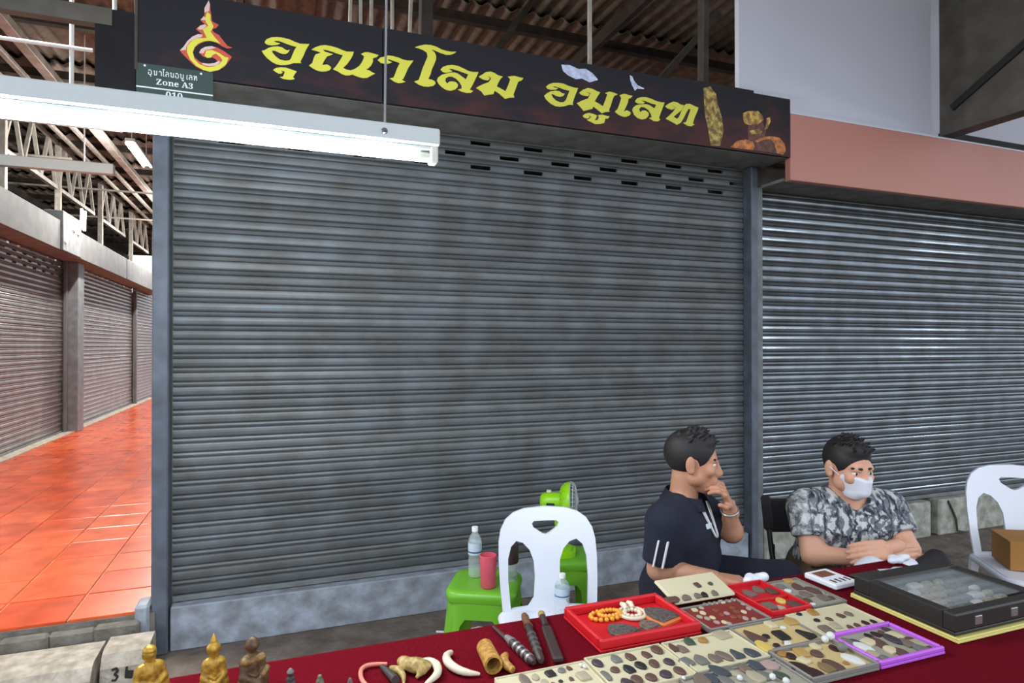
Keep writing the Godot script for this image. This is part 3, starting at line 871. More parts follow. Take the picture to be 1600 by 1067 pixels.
func ground_and_corridor() -> void:
	struct_box("floor", Vector3(1.0, -0.1, 2.0), Vector3(40, 0.2, 44), "pavement", "grey concrete pavement in front of the shutters")
	# raised corridor slab with orange tiles
	var slab_o := struct_box("floor", Vector3(-1.76, 0.108, -11.96), Vector3(2.42, 0.216, 24.08), "concrete", "raised concrete corridor floor laid with orange tiles")
	var pitch := 0.333
	var tm := boxm(Vector3(pitch - 0.009, 0.016, pitch - 0.009), 0.002)
	var far := stn()
	var bed := stn()
	box(bed, Vector3(-1.76, 0.218, -11.96), Vector3(2.40, 0.008, 24.04))
	for j in 72:
		for i in 7:
			var x := -0.742 - i * pitch
			var z := -0.09 - j * pitch
			var c := Vector3(x, 0.2225 + rng.randf_range(-0.001, 0.001), z)
			if x - pitch * 0.5 < -2.97: c.x += 0.0
			if j < 40:
				var t := mi("tile", tm, MAT["tile_%d" % rng.randi_range(0, 3)], slab_o)
				t.position = c - slab_o.position
			else:
				box(far, c, Vector3(pitch - 0.009, 0.016, pitch - 0.009))
	var fo := part("far_tiles", far, MAT["tile_0"], slab_o)
	fo.position = -slab_o.position
	fo.set_meta("kind", "stuff")
	var bo := part("tile_bed", bed, MAT["grout"], slab_o)
	bo.position = -slab_o.position
	# broken concrete under the tile edge, kerb stones in front of it
	var e := stn()
	for k in 13:
		var x0 := -2.95 + k * 0.18
		box(e, Vector3(x0 + 0.09, 0.10 + rng.randf_range(-0.004, 0.004), 0.10 + rng.randf_range(-0.012, 0.012)), Vector3(0.185, 0.19 + rng.randf_range(-0.01, 0.01), 0.05), 0.012)
	var eo := part("trim_1", e, MAT["concrete"])
	tag(eo, "broken concrete edge below the orange tiles", "", "", "structure")

func kerb(n: String, x0: float, x1: float, z0: float, z1: float, h: float, label: String) -> Node3D:
	var t := thing(n, Vector3((x0 + x1) * 0.5, 0, (z0 + z1) * 0.5), 0.0, label, "kerb", "kerb stones below the tiled floor")
	var s := stn()
	var w := x1 - x0
	var d := z1 - z0
	var poly := PackedVector2Array([Vector2(-d * 0.5, 0.001), Vector2(d * 0.5, 0.001), Vector2(d * 0.5 - 0.01, h * 0.62), Vector2(d * 0.5 - 0.045, h * 0.93), Vector2(d * 0.5 - 0.08, h), Vector2(-d * 0.5 + 0.02, h), Vector2(-d * 0.5, h - 0.02)])
	slab(s, poly, -w * 0.5, w * 0.5, Transform3D(Basis(Vector3(0, 0, 1), Vector3(0, 1, 0), Vector3(1, 0, 0)), Vector3.ZERO))
	part("stone", s, MAT["curb"], t)
	return t

func roof() -> void:
	var c := Node3D.new()
	c.name = "ceiling"
	add_child(c)
	tag(c, "brown corrugated roof sheets on steel purlins", "", "", "structure")
	# one corrugated sheet, waves run along z, near end hangs lower
	var w := 1.58
	var l := 1.72
	var s := stn()
	var n := 44
	for k in n:
		var x0 := w * k / n
		var x1 := w * (k + 1) / n
		var y0 := 0.028 * sin(x0 / 0.176 * TAU)
		var y1 := 0.028 * sin(x1 / 0.176 * TAU)
		quad(s, Vector3(x0, y0, 0), Vector3(x1, y1, 0), Vector3(x1, y1 + 0.07, -l), Vector3(x0, y0 + 0.07, -l), Vector3.DOWN, 1)
		quad(s, Vector3(x0, y0 + 0.008, 0), Vector3(x1, y1 + 0.008, 0), Vector3(x1, y1 + 0.078, -l), Vector3(x0, y0 + 0.078, -l), Vector3.UP, 2)
		quad(s, Vector3(x0, y0, 0), Vector3(x1, y1, 0), Vector3(x1, y1 + 0.008, 0), Vector3(x0, y0 + 0.008, 0), Vector3.BACK)
	var sheet := fin(s)
	var ms := [MAT["roof_a"], MAT["roof_b"], MAT["roof_c"]]
	var purl := stn()
	box(purl, Vector3.ZERO, Vector3(24.0, 0.12, 0.05), 0.004)
	box(purl, Vector3(0, -0.055, 0.03), Vector3(24.0, 0.008, 0.06))
	var pm := fin(purl)
	for j in 18:
		var z := 3.6 - j * 1.62
		for i in 15:
			var o := mi("roof_sheet", sheet, ms[rng.randi_range(0, 2)], c)
			o.position = Vector3(-10.5 + i * 1.55, 5.16 + rng.randf_range(0, 0.006), z)
		var p := mi("purlin", pm, MAT["steel_dark"], c)
		p.position = Vector3(1.1, 5.03, z - 0.1)
	var dk := stn()
	box(dk, Vector3(1.1, 5.36, -10.8), Vector3(24.4, 0.04, 29.2))
	part("added_gap_cover", dk, MAT["steel_dark"], c)  # added unseen cover that blocks sky light in the gaps between sheets
	# rafters along z that carry the purlins
	var raft := boxm(Vector3(0.07, 0.14, 28.0), 0.004)
	for x in [-9.0, -5.4, -0.35, 3.35, 7.2, 11.0]:
		var r := mi("rafter", raft, MAT["steel_dark"], c)
		r.position = Vector3(x, 4.90, -10.5)
	# columns far outside the picture hold the roof up
	for p in [[-9.0, 3.3], [11.0, 3.3], [-9.0, -23.0], [11.0, -23.0]]:
		var o := mi("column", boxm(Vector3(0.16, 4.84, 0.16), 0.006), MAT["steel_dark"], c)
		o.position = Vector3(p[0], 2.42, p[1])
	# hangers and braces above the sign
	var br := stn()
	bar(br, Vector3(2.96, 2.9, -0.35), Vector3(2.98, 4.95, -0.35), 0.075, 0.05, 0.004)
	part("hanger", br, MAT["beam_dark"], c)
	br = stn()
	bar(br, Vector3(2.02, 2.9, -0.35), Vector3(2.02, 4.9, -0.35), 0.025, 0.025, 0.002)
	part("hanger", br, MAT["steel_pale"], c)
	br = stn()
	bar(br, Vector3(2.36, 3.05, -0.9), Vector3(3.55, 4.35, -0.9), 0.06, 0.05, 0.004)
	part("brace", br, MAT["beam_dark"], c)
	br = stn()
	bar(br, Vector3(1.38, 3.5, -1.9), Vector3(2.35, 4.9, -1.9), 0.10, 0.06, 0.004)
	part("brace", br, MAT["steel_dark"], c)
	for a in [[0.42, 0.46, 0.03], [0.50, 0.49, 0.022], [0.56, 0.575, 0.028], [0.70, 0.70, 0.026], [0.80, 0.86, 0.04]]:
		br = stn()
		bar(br, Vector3(a[0], 3.10, -0.6), Vector3(a[1], 4.9, -0.6), a[2], 0.02, 0.002)
		part("hanger", br, MAT["steel_pale"], c)
	br = stn()
	bar(br, Vector3(0.93, 3.05, -0.7), Vector3(0.97, 4.9, -0.7), 0.10, 0.08, 0.004)
	part("hanger", br, MAT["steel_dark"], c)
	# pale trusses and beams over the left row
	for q in [[-2.75, 4.62, 0.06, 0.05], [-2.45, 4.60, 0.11, 0.09], [-3.05, 4.66, 0.05, 0.05]]:
		var s2 := stn()
		box(s2, Vector3(q[0], q[1], -11.0), Vector3(q[2], q[3], 19.0), 0.004)
		tag(part("roof_beam", s2, MAT["steel_pale"], c), "pale steel beam running along the corridor", "")
	for z in [-6.4, -8.6, -11.2, -14.0, -17.0]:
		truss(c, -3.35, z)
	for p in [[-3.2, -5.9, -1.9], [-3.5, -7.6, -2.9], [-3.4, -9.6, -1.9], [-3.4, -12.4, -1.9]]:
		var s3 := stn()
		bar(s3, Vector3(p[0] - 2.0, 4.3, p[1]), Vector3(p[2], 4.3, p[1]), 0.03, 0.03)
		part("tie_rod", s3, MAT["steel_pale"], c)

# a lattice of light bars along z above the left row
func truss(c: Node3D, x: float, z: float) -> void:
	var s := stn()
	bar(s, Vector3(x, 4.05, z), Vector3(x, 4.05, z - 2.1), 0.06, 0.06)
	part("truss_chord", s, MAT["steel_pale"], c)
	s = stn()
	bar(s, Vector3(x, 4.78, z), Vector3(x, 4.78, z - 2.1), 0.05, 0.05)
	part("truss_chord", s, MAT["steel_pale"], c)
	for k in 3:
		var z0 := z - k * 0.7
		s = stn()
		bar(s, Vector3(x, 4.05, z0), Vector3(x, 4.78, z0 - 0.35), 0.045, 0.045)
		part("truss_web", s, MAT["steel_pale"], c)
		s = stn()
		bar(s, Vector3(x, 4.78, z0 - 0.35), Vector3(x, 4.05, z0 - 0.7), 0.045, 0.045)
		part("truss_web", s, MAT["steel_pale"], c)
	s = stn()
	bar(s, Vector3(x, 2.9, z - 0.02), Vector3(x, 4.8, z - 0.02), 0.08, 0.08, 0.004)
	part("truss_post", s, MAT["steel_pale"], c)

# ---------------------------------------------------------------- shutters
const PITCH := 0.0712
func slat_strip(s: SurfaceTool, x0: float, x1: float, pr: Array, back := true) -> void:
	for i in pr.size() - 1:
		var a: Vector2 = pr[i]
		var b: Vector2 = pr[i + 1]
		quad(s, Vector3(x0, a.x, a.y), Vector3(x1, a.x, a.y), Vector3(x1, b.x, b.y), Vector3(x0, b.x, b.y), Vector3(0, -(b.y - a.y), b.x - a.x))
	if back:
		var a: Vector2 = pr[0]
		var b: Vector2 = pr[pr.size() - 1]
		quad(s, Vector3(x0, a.x, -0.009), Vector3(x1, a.x, -0.009), Vector3(x1, b.x, -0.009), Vector3(x0, b.x, -0.009), Vector3.FORWARD)

func slat_mesh(length: float, slot0 := -1.0, step := 0.337) -> ArrayMesh:
	var s := stn()
	var p := [Vector2(0, -0.008), Vector2(0.003, -0.002), Vector2(0.008, 0.003), Vector2(0.0135, 0.0042), Vector2(0.025, 0.0052), Vector2(0.0365, 0.0042), Vector2(0.043, 0.0025), Vector2(0.0465, -0.003), Vector2(0.048, -0.008), Vector2(0.051, -0.002), Vector2(0.0595, 0.0012), Vector2(0.068, -0.002), Vector2(PITCH, -0.008)]
	if slot0 < 0.0:
		slat_strip(s, 0, length, p)
	else:
		var x := 0.0
		var c := slot0
		var lowp := p.slice(0, 4)
		var topp := p.slice(5, 13)
		while c < length - 0.05:
			slat_strip(s, x, c - 0.062, p)
			slat_strip(s, c - 0.062, c + 0.062, lowp)
			slat_strip(s, c - 0.062, c + 0.062, topp)
			# rolled edges of the slot
			for e in [[Vector2(0.0135, 0.0042), 1.0], [Vector2(0.0365, 0.0042), -1.0]]:
				var q: Vector2 = e[0]
				quad(s, Vector3(c - 0.062, q.x, q.y), Vector3(c + 0.062, q.x, q.y), Vector3(c + 0.062, q.x, -0.009), Vector3(c - 0.062, q.x, -0.009), Vector3(0, e[1], 0))
			x = c + 0.062
			c += step
		slat_strip(s, x, length, p)
	return fin(s)

# slots: {row: first slot}
func shutter(at: Vector3, turn: float, length: float, rows: int, label: String, mats: Array, slots: Dictionary, bar_m: String) -> Node3D:
	var t := thing("roller_shutter", at, turn, label, "shutter", "closed roller shutters")
	var plain := slat_mesh(length)
	var made := {}
	for k in rows:
		var m := plain
		if slots.has(k):
			var f: float = slots[k]
			if not made.has(f): made[f] = slat_mesh(length, f)
			m = made[f]
		var o := mi("slat", m, MAT[mats[rng.randi_range(0, mats.size() - 1)]], t)
		o.position = Vector3(0, k * PITCH + 0.03, 0)
	var s := stn()
	box(s, Vector3(length * 0.5, 0.016, 0.0), Vector3(length, 0.028, 0.03), 0.004)
	part("bottom_bar", s, MAT[bar_m], t)
	return t

func room_box(n: String, x0: float, x1: float, y0: float, y1: float, z0: float, z1: float) -> void:
	# closed dark shop behind a shutter: back, sides, top as one shell with thickness
	var s := stn()
	var th := 0.08
	box(s, Vector3((x0 + x1) * 0.5, (y0 + y1) * 0.5, z0), Vector3(x1 - x0, y1 - y0, th))
	box(s, Vector3(x0, (y0 + y1) * 0.5, (z0 + z1) * 0.5), Vector3(th, y1 - y0, z1 - z0))
	box(s, Vector3(x1, (y0 + y1) * 0.5, (z0 + z1) * 0.5), Vector3(th, y1 - y0, z1 - z0))
	box(s, Vector3((x0 + x1) * 0.5, y1, (z0 + z1) * 0.5), Vector3(x1 - x0, th, z1 - z0))
	tag(part(n, s, MAT["shop_inside"]), "walls of the dark shop behind its shutter", "", "", "structure")

func main_shop() -> void:
	room_box("wall_shop", -0.50, 3.04, 0.0, 2.84, -4.0, -0.07)
	shutter(Vector3(-0.49, 0.219, -0.02), 0.0, 3.535, 36, "wide grey roller shutter with vent slots under the yellow lettered sign", ["slat_a", "slat_a", "slat_b", "slat_c"], {32: 0.265, 33: 0.11, 34: 0.265, 35: 0.11}, "post_grey")
	struct_box("trim_2", Vector3(1.27, 0.1085, -0.02), Vector3(3.52, 0.217, 0.14), "plinth", "blue grey painted plinth under the wide shutter", 0.006)
	struct_box("trim_3", Vector3(-0.533, 1.365, 0.02), Vector3(0.072, 2.73, 0.10), "post", "blue grey steel post at the corridor corner", 0.006)
	struct_box("trim_4", Vector3(3.075, 1.365, 0.02), Vector3(0.055, 2.73, 0.09), "post", "grey steel post beside the wide shutter", 0.005)
	struct_box("trim_5", Vector3(3.135, 1.30, 0.01), Vector3(0.055, 2.60, 0.07), "post_grey", "grey steel guide post beside the glossy shutter", 0.005)
	# pale end of the plinth beside the corner post
	struct_box("trim_6", Vector3(-0.603, 0.13, 0.03), Vector3(0.062, 0.26, 0.13), "plinth", "short pale concrete stub beside the corner post", 0.012)
	# soffit of the sign box
	struct_box("trim_7", Vector3(1.28, 2.745, 0.13), Vector3(3.76, 0.02, 0.30), "soffit", "dark soffit under the sign", 0.0)

func neighbour_shop() -> void:
	room_box("wall_shop", 3.12, 8.9, 0.0, 2.70, -4.0, -0.07)
	shutter(Vector3(3.165, 0.285, -0.02), 0.0, 5.6, 33, "glossy grey roller shutter under the plain pink fascia", ["slat_gloss"], {}, "post_grey")
	# low wall of painted blocks with a gap
	var w := Node3D.new()
	w.name = "wall_low"
	add_child(w)
	tag(w, "low wall of pale painted blocks under the glossy shutter", "", "", "structure")
	for a in [[3.165, 4.80, 0.280], [4.885, 6.3, 0.284], [6.32, 8.7, 0.28]]:
		var s := stn()
		box(s, Vector3((a[0] + a[1]) * 0.5, a[2] * 0.5, -0.02), Vector3(a[1] - a[0], a[2], 0.16), 0.012)
		part("block", s, MAT["block"], w)
	var p := stn()
	tube(p, [Vector3(4.98, 0.27, 0.065), Vector3(5.02, 0.2, 0.07), Vector3(5.06, 0.12, 0.072), Vector3(5.07, 0.03, 0.075), Vector3(5.15, 0.012, 0.09)], 0.008, 6)
	part("cable", p, MAT["steel_dark"], w)
	# pink fascia with its soffit
	var s2 := stn()
	box(s2, Vector3(6.03, 2.81, 0.275), Vector3(5.74, 0.44, 0.05), 0.004)
	var f := part("fascia_board", s2, MAT["pink"])
	tag(f, "long plain pink fascia board right of the sign", "fascia")
	struct_box("trim_8", Vector3(6.02, 2.605, 0.10), Vector3(5.74, 0.02, 0.29), "soffit", "dark soffit under the pink fascia")
	struct_box("trim_9", Vector3(6.02, 3.035, 0.20), Vector3(5.74, 0.012, 0.2), "lavender", "narrow pale ledge on top of the pink fascia")
	# lavender panel above, white wall further on
	struct_box("wall_right", Vector3(3.745, 3.99, 0.16), Vector3(1.80, 1.90, 0.04), "lavender", "pale lavender wall panel above the pink fascia")
	struct_box("wall_far", Vector3(6.9, 3.99, -0.25), Vector3(4.3, 1.90, 0.04), "lavender", "pale wall set back behind the dark beam")
	var b := struct_box("trim_10", Vector3(4.78, 3.62, 1.0), Vector3(0.14, 1.06, 1.6), "beam_dark", "big dark girder standing out from the wall above the pink fascia")
	var s3 := stn()
	bar(s3, Vector3(-0.08, -0.35, -0.7), Vector3(-0.08, 0.4, 0.7), 0.02, 0.05)
	part("brace", s3, MAT["dark"], b)
	struct_box("trim_11", Vector3(7.0, 3.17, 0.05), Vector3(4.1, 0.05, 0.06), "dark", "thin dark rail on the pale wall behind the girder")

	struct_box("trim_18", Vector3(3.62, 2.685, -0.03), Vector3(0.98, 0.135, 0.05), "post_grey", "grey lintel end between the sign and the pink fascia")

func left_row() -> void:
	# shops along the left side of the corridor, facing +x
	var s := stn()
	box(s, Vector3(-3.05, 1.4, -12.0), Vector3(0.06, 2.8, 22.0))
	tag(part("wall_left", s, MAT["shop_inside"]), "dark wall behind the corridor shutters", "", "", "structure")
	var sl := {34: 0.2, 35: 0.37, 36: 0.2, 37: 0.37}
	shutter(Vector3(-2.95, 0.235, -3.0), PI / 2, 4.40, 35, "corridor shutter with vent slots before the grey column", ["slat_left"], {31: 0.2, 32: 0.37, 33: 0.2, 34: 0.37}, "post_grey")
	shutter(Vector3(-2.95, 0.235, -7.75), PI / 2, 4.30, 35, "corridor shutter between the grey column and the thin post", ["slat_left"], sl, "post_grey")
	shutter(Vector3(-2.95, 0.235, -12.25), PI / 2, 5.0, 35, "farthest corridor shutter past the thin post", ["slat_left"], sl, "post_grey")
	struct_box("trim_12", Vector3(-2.86, 1.49, -7.56), Vector3(0.20, 2.52, 0.30), "post_grey", "square grey column between the corridor shutters", 0.008)
	struct_box("trim_13", Vector3(-2.91, 1.49, -12.16), Vector3(0.07, 2.52, 0.10), "fascia_left", "thin pale post between the far corridor shutters", 0.004)
	struct_box("trim_20", Vector3(-2.90, 1.49, -7.34), Vector3(0.04, 2.52, 0.05), "fascia_left", "pale guide rail beside the grey column", 0.004)
	# steel shoe box on top of the column
	var t := thing("column_bracket", Vector3(-2.72, 2.74, -6.55), 0.0, "grey steel junction box bolted above the grey column", "bracket")
	var s1 := stn()
	box(s1, Vector3(0, 0.26, 0), Vector3(0.22, 0.52, 0.80), 0.008)
	part("body", s1, MAT["post_grey"], t)
	for p in [[0.12, 0.3], [0.33, -0.05], [0.31, -0.25]]:
		var b := stn()
		lathe(b, [Vector2(0, 0.012), Vector2(0.022, 0.012), Vector2(0.026, 0), Vector2(0.026, -0.01)], 10, Transform3D(Basis(Vector3(0, 0, -1), Vector3(1, 0, 0), Vector3(0, -1, 0)), Vector3(0.115, p[0], p[1])))
		part("bolt", b, MAT["cap_white"], t)
	for q in [-0.46, -0.62]:
		var b2 := stn()
		bar(b2, Vector3(0.09, 0.42, q), Vector3(0.09, 0.72, q - 0.03), 0.035, 0.035, 0.003)
		part("hook", b2, MAT["white_pipe"], t)
	for a in [[-3.0, -6.1, "corridor fascia board in front of the grey junction box"], [-7.0, -9.9, "corridor fascia board beyond the grey junction box"], [-9.95, -14.0, "last corridor fascia board far down the row"]]:
		var f := stn()
		var l: float = a[0] - a[1]
		box(f, Vector3(0.0, 0.19, 0), Vector3(0.04, 0.38, l), 0.004)
		var o := part("fascia_board", f, MAT["fascia_left"])
		o.position = Vector3(-2.65, 2.74, (a[0] + a[1]) * 0.5)
		tag(o, a[2], "fascia")
	struct_box("trim_14", Vector3(-2.80, 2.75, -8.5), Vector3(0.28, 0.02, 11.0), "soffit", "soffit above the corridor shutters")
	struct_box("trim_15", Vector3(-2.88, 0.2325, -8.5), Vector3(0.16, 0.018, 11.0), "curb", "pale sill below the corridor shutters")
	# header over the corridor mouth and its side panel
	struct_box("trim_16", Vector3(-1.84, 2.955, 0.28), Vector3(2.3, 0.075, 0.05), "beam_dark", "dark header beam over the corridor mouth")
	struct_box("trim_17", Vector3(-0.678, 2.80, 0.278), Vector3(0.155, 0.385, 0.04), "sign_black", "bare dark panel left of the sign")
	var px := thing("pipe_cross", Vector3(-1.05, 2.9, -0.5), 0.0, "white pipes crossing behind the header beam", "pipe")
	var v := stn()
	tube(v, [Vector3(0, 0.0, 0), Vector3(0, 0.9, 0)], 0.011, 8)
	part("upright_pipe", v, MAT["white_pipe"], px)
	v = stn()
	tube(v, [Vector3(-1.2, 0.21, 0.012), Vector3(0.10, 0.213, 0.012)], 0.011, 8)
	part("level_pipe", v, MAT["white_pipe"], px)
	v = stn()
	tube(v, [Vector3(0.2, 0.3, 0), Vector3(0.2, 1.4, 0)], 0.011, 8)
	part("upright_pipe", v, MAT["white_pipe"], px)

# ---------------------------------------------------------------- sign
func flat_letter(n: String, poly: PackedVector2Array, z0: float, z1: float, m: String, parent: Node3D) -> void:
	var s := stn()
	slab(s, poly, z0, z1)
	part(n, s, MAT[m], parent)

func sign_board() -> void:
	var t := thing("shop_sign", Vector3(0, 0, 0), 0.0, "long dark shop sign with yellow Thai lettering and a flame emblem", "sign")
	var s := stn()
	box(s, Vector3(-0.046, 2.93, 0.275), Vector3(1.088, 0.385, 0.05), 0.003)
	part("board", s, MAT["sign_black"], t)
	s = stn()
	box(s, Vector3(1.830, 2.93, 0.275), Vector3(2.660, 0.385, 0.05), 0.003)
	part("board", s, MAT["sign_black"], t)
	# printed sheet over both boards, cut at the joint
	for a in [[-0.588, 0.497], [0.502, 3.158]]:
		var ps := SurfaceTool.new()
		ps.begin(Mesh.PRIMITIVE_TRIANGLES)
		var u0 := (float(a[0]) + 0.6) / 3.77
		var u1 := (float(a[1]) + 0.6) / 3.77
		for v in [[a[0], 2.739, u0, 1.0], [a[0], 3.121, u0, 0.0], [a[1], 3.121, u1, 0.0], [a[0], 2.739, u0, 1.0], [a[1], 3.121, u1, 0.0], [a[1], 2.739, u1, 1.0]]:
			ps.set_uv(Vector2(v[2], v[3]))
			ps.add_vertex(Vector3(v[0], v[1], 0.3004))
		part("printed_sheet", ps, MAT["sign_print"], t)
	# edge strip and backing that shows above the right end
	s = stn()
	box(s, Vector3(-0.597, 2.93, 0.28), Vector3(0.014, 0.385, 0.05), 0.002)
	part("edge_strip", s, MAT["steel_dark"], t)
	s = stn()
	box(s, Vector3(2.6, 3.14, 0.225), Vector3(0.62, 0.05, 0.045), 0.003)
	part("backing_batten", s, MAT["dark"], t)
	for a in LETTERS:
		var p := poly_of(a[1])
		for q in Geometry2D.offset_polygon(p, 0.007, Geometry2D.JOIN_ROUND):
			if not Geometry2D.is_polygon_clockwise(q): flat_letter("letter_rim", q, 0.3, 0.3008, "letter_rim", t)
		flat_letter("letter", p, 0.3, 0.3022, "letter", t)
	# painted glare: flat silver patches imitating reflections above the second word
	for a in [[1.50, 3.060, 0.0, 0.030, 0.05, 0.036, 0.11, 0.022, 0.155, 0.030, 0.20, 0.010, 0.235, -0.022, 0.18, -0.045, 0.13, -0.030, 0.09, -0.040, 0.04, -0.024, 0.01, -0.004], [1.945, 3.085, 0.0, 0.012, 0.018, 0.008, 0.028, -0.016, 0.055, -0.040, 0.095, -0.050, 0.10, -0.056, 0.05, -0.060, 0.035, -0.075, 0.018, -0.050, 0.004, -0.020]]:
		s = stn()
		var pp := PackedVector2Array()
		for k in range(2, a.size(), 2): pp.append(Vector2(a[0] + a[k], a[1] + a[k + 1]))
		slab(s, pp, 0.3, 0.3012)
		part("glare_patch", s, MAT["glare_silver"], t)
	var em := Node3D.new()
	em.name = "flame_emblem"
	t.add_child(em)
	var lay := {"red": [0.3010, "emblem_red"], "yellow": [0.3022, "letter"], "pale": [0.3030, "emblem_pale"]}
	for a in EMBLEM:
		var l: Array = lay[a[0]]
		flat_letter("emblem_" + a[0], poly_of(a[1]), 0.3, l[0], l[1], em)
	var fg := Node3D.new()
	fg.name = "seated_figure_print"
	t.add_child(fg)
	var lf := {"gold_band": [0.3008, "print_leaf"], "brown": [0.3008, "print_rust"], "orange": [0.3016, "print_orange"], "gold": [0.3022, "print_gold"]}
	for a in FIGURE:
		var l: Array = lf[a[0]]
		flat_letter("print_" + a[0], poly_of(a[1]), 0.3, l[0], l[1], fg if a[0] != "gold_band" else t)
	# small green plate with white writing
	var pl := Node3D.new()
	pl.name = "zone_plate"
	t.add_child(pl)
	s = stn()
	box(s, Vector3(-0.440, 2.690, 0.3020), Vector3(0.312, 0.160, 0.003))
	part("plate", s, MAT["plate_green"], pl)
	s = stn()
	box(s, Vector3(-0.440, 2.663, 0.3040), Vector3(0.312, 0.006, 0.002))
	part("underline", s, MAT["plate_text"], pl)
	var tm := TextMesh.new()
	var fnt := SystemFont.new()
	fnt.font_names = PackedStringArray(["Droid Serif"])
	fnt.font_weight = 700
	tm.font = fnt
	tm.text = "Zone A3"
	tm.font_size = 32
	tm.pixel_size = 0.00105
	tm.depth = 0.002
	var zo := mi("lettering", tm, MAT["plate_text"], pl)
	zo.position = Vector3(-0.442, 2.693, 0.3045)
	zo.scale = Vector3(1.1, 1.0, 1.0)
	thai_line(pl, -0.551, 2.722, 0.0178, 0.022)
	var tm2 := TextMesh.new()
	tm2.font = fnt
	tm2.text = "010"
	tm2.font_size = 32
	tm2.pixel_size = 0.0013
	tm2.depth = 0.002
	var zo2 := mi("lettering", tm2, MAT["plate_text"], pl)
	zo2.position = Vector3(-0.444, 2.638, 0.3045)
	for q in [[-0.562, 2.760], [-0.334, 2.757]]:
		s = stn()
		lathe(s, [Vector2(0, 0.002), Vector2(0.005, 0.002), Vector2(0.005, 0)], 8, Transform3D(Basis(Vector3(1, 0, 0), Vector3(0, 0, 1), Vector3(0, -1, 0)), Vector3(q[0], q[1], 0.3035)))
		part("dot", s, MAT["plate_text"], pl)

func ribbon(s: SurfaceTool, pts: Array, w: float, z0: float, z1: float) -> void:
	var pl := PackedVector2Array()
	for p in pts: pl.append(p)
	for q in Geometry2D.offset_polyline(pl, w, Geometry2D.JOIN_ROUND, Geometry2D.END_BUTT):
		if not Geometry2D.is_polygon_clockwise(q): slab(s, q, z0, z1)

func thai_line(parent: Node3D, x: float, y: float, gw: float, gh: float) -> void:
	var G := {
		"o": [[0.2, 0.75, 0.35, 0.95, 0.65, 0.95, 0.85, 0.7, 0.85, 0.1, 0.5, 0.0, 0.2, 0.1, 0.15, 0.4, 0.4, 0.45]],
		"u": [[0.4, -0.12, 0.6, -0.15, 0.6, -0.4]],
		"n": [[0.1, 0.85, 0.3, 0.9, 0.3, 0.05, 0.8, 0.1, 0.8, 0.95]],
		"a": [[0.2, 0.75, 0.4, 0.95, 0.7, 0.85, 0.7, 0.0]],
		"O": [[0.75, 1.4, 0.3, 1.45, 0.45, 1.1, 0.4, 0.1, 0.65, 0.0]],
		"l": [[0.2, 0.8, 0.5, 0.98, 0.85, 0.8, 0.85, 0.0], [0.85, 0.5, 0.5, 0.6, 0.2, 0.35, 0.25, 0.05, 0.45, 0.1]],
		"m": [[0.1, 0.85, 0.3, 0.95, 0.3, 0.1, 0.85, 0.08, 0.85, 0.95]],
		"U": [[0.3, -0.15, 0.5, -0.15, 0.5, -0.4, 0.8, -0.4, 0.8, -0.15]],
		"e": [[0.5, 0.95, 0.4, 0.1, 0.65, 0.0]],
		"t": [[0.1, 0.85, 0.3, 0.95, 0.3, 0.0, 0.65, 0.95, 0.85, 0.85, 0.85, 0.0]],
	}
	var s := stn()
	var cx := x
	for ch in ["o", "u", "n", "a", "O", "l", "m", "o", "m", "U", "e", "l", "t"]:
		if ch in ["u", "U"]: cx -= gw
		for st in G[ch]:
			var pts := []
			for i in range(0, st.size(), 2): pts.append(Vector2(cx + st[i] * gw, y + st[i + 1] * gh))
			ribbon(s, pts, 0.0015, 0.303, 0.305)
		cx += gw * (0.75 if ch in ["e", "a", "O"] else 1.12)
	part("lettering", s, MAT["plate_text"], parent)

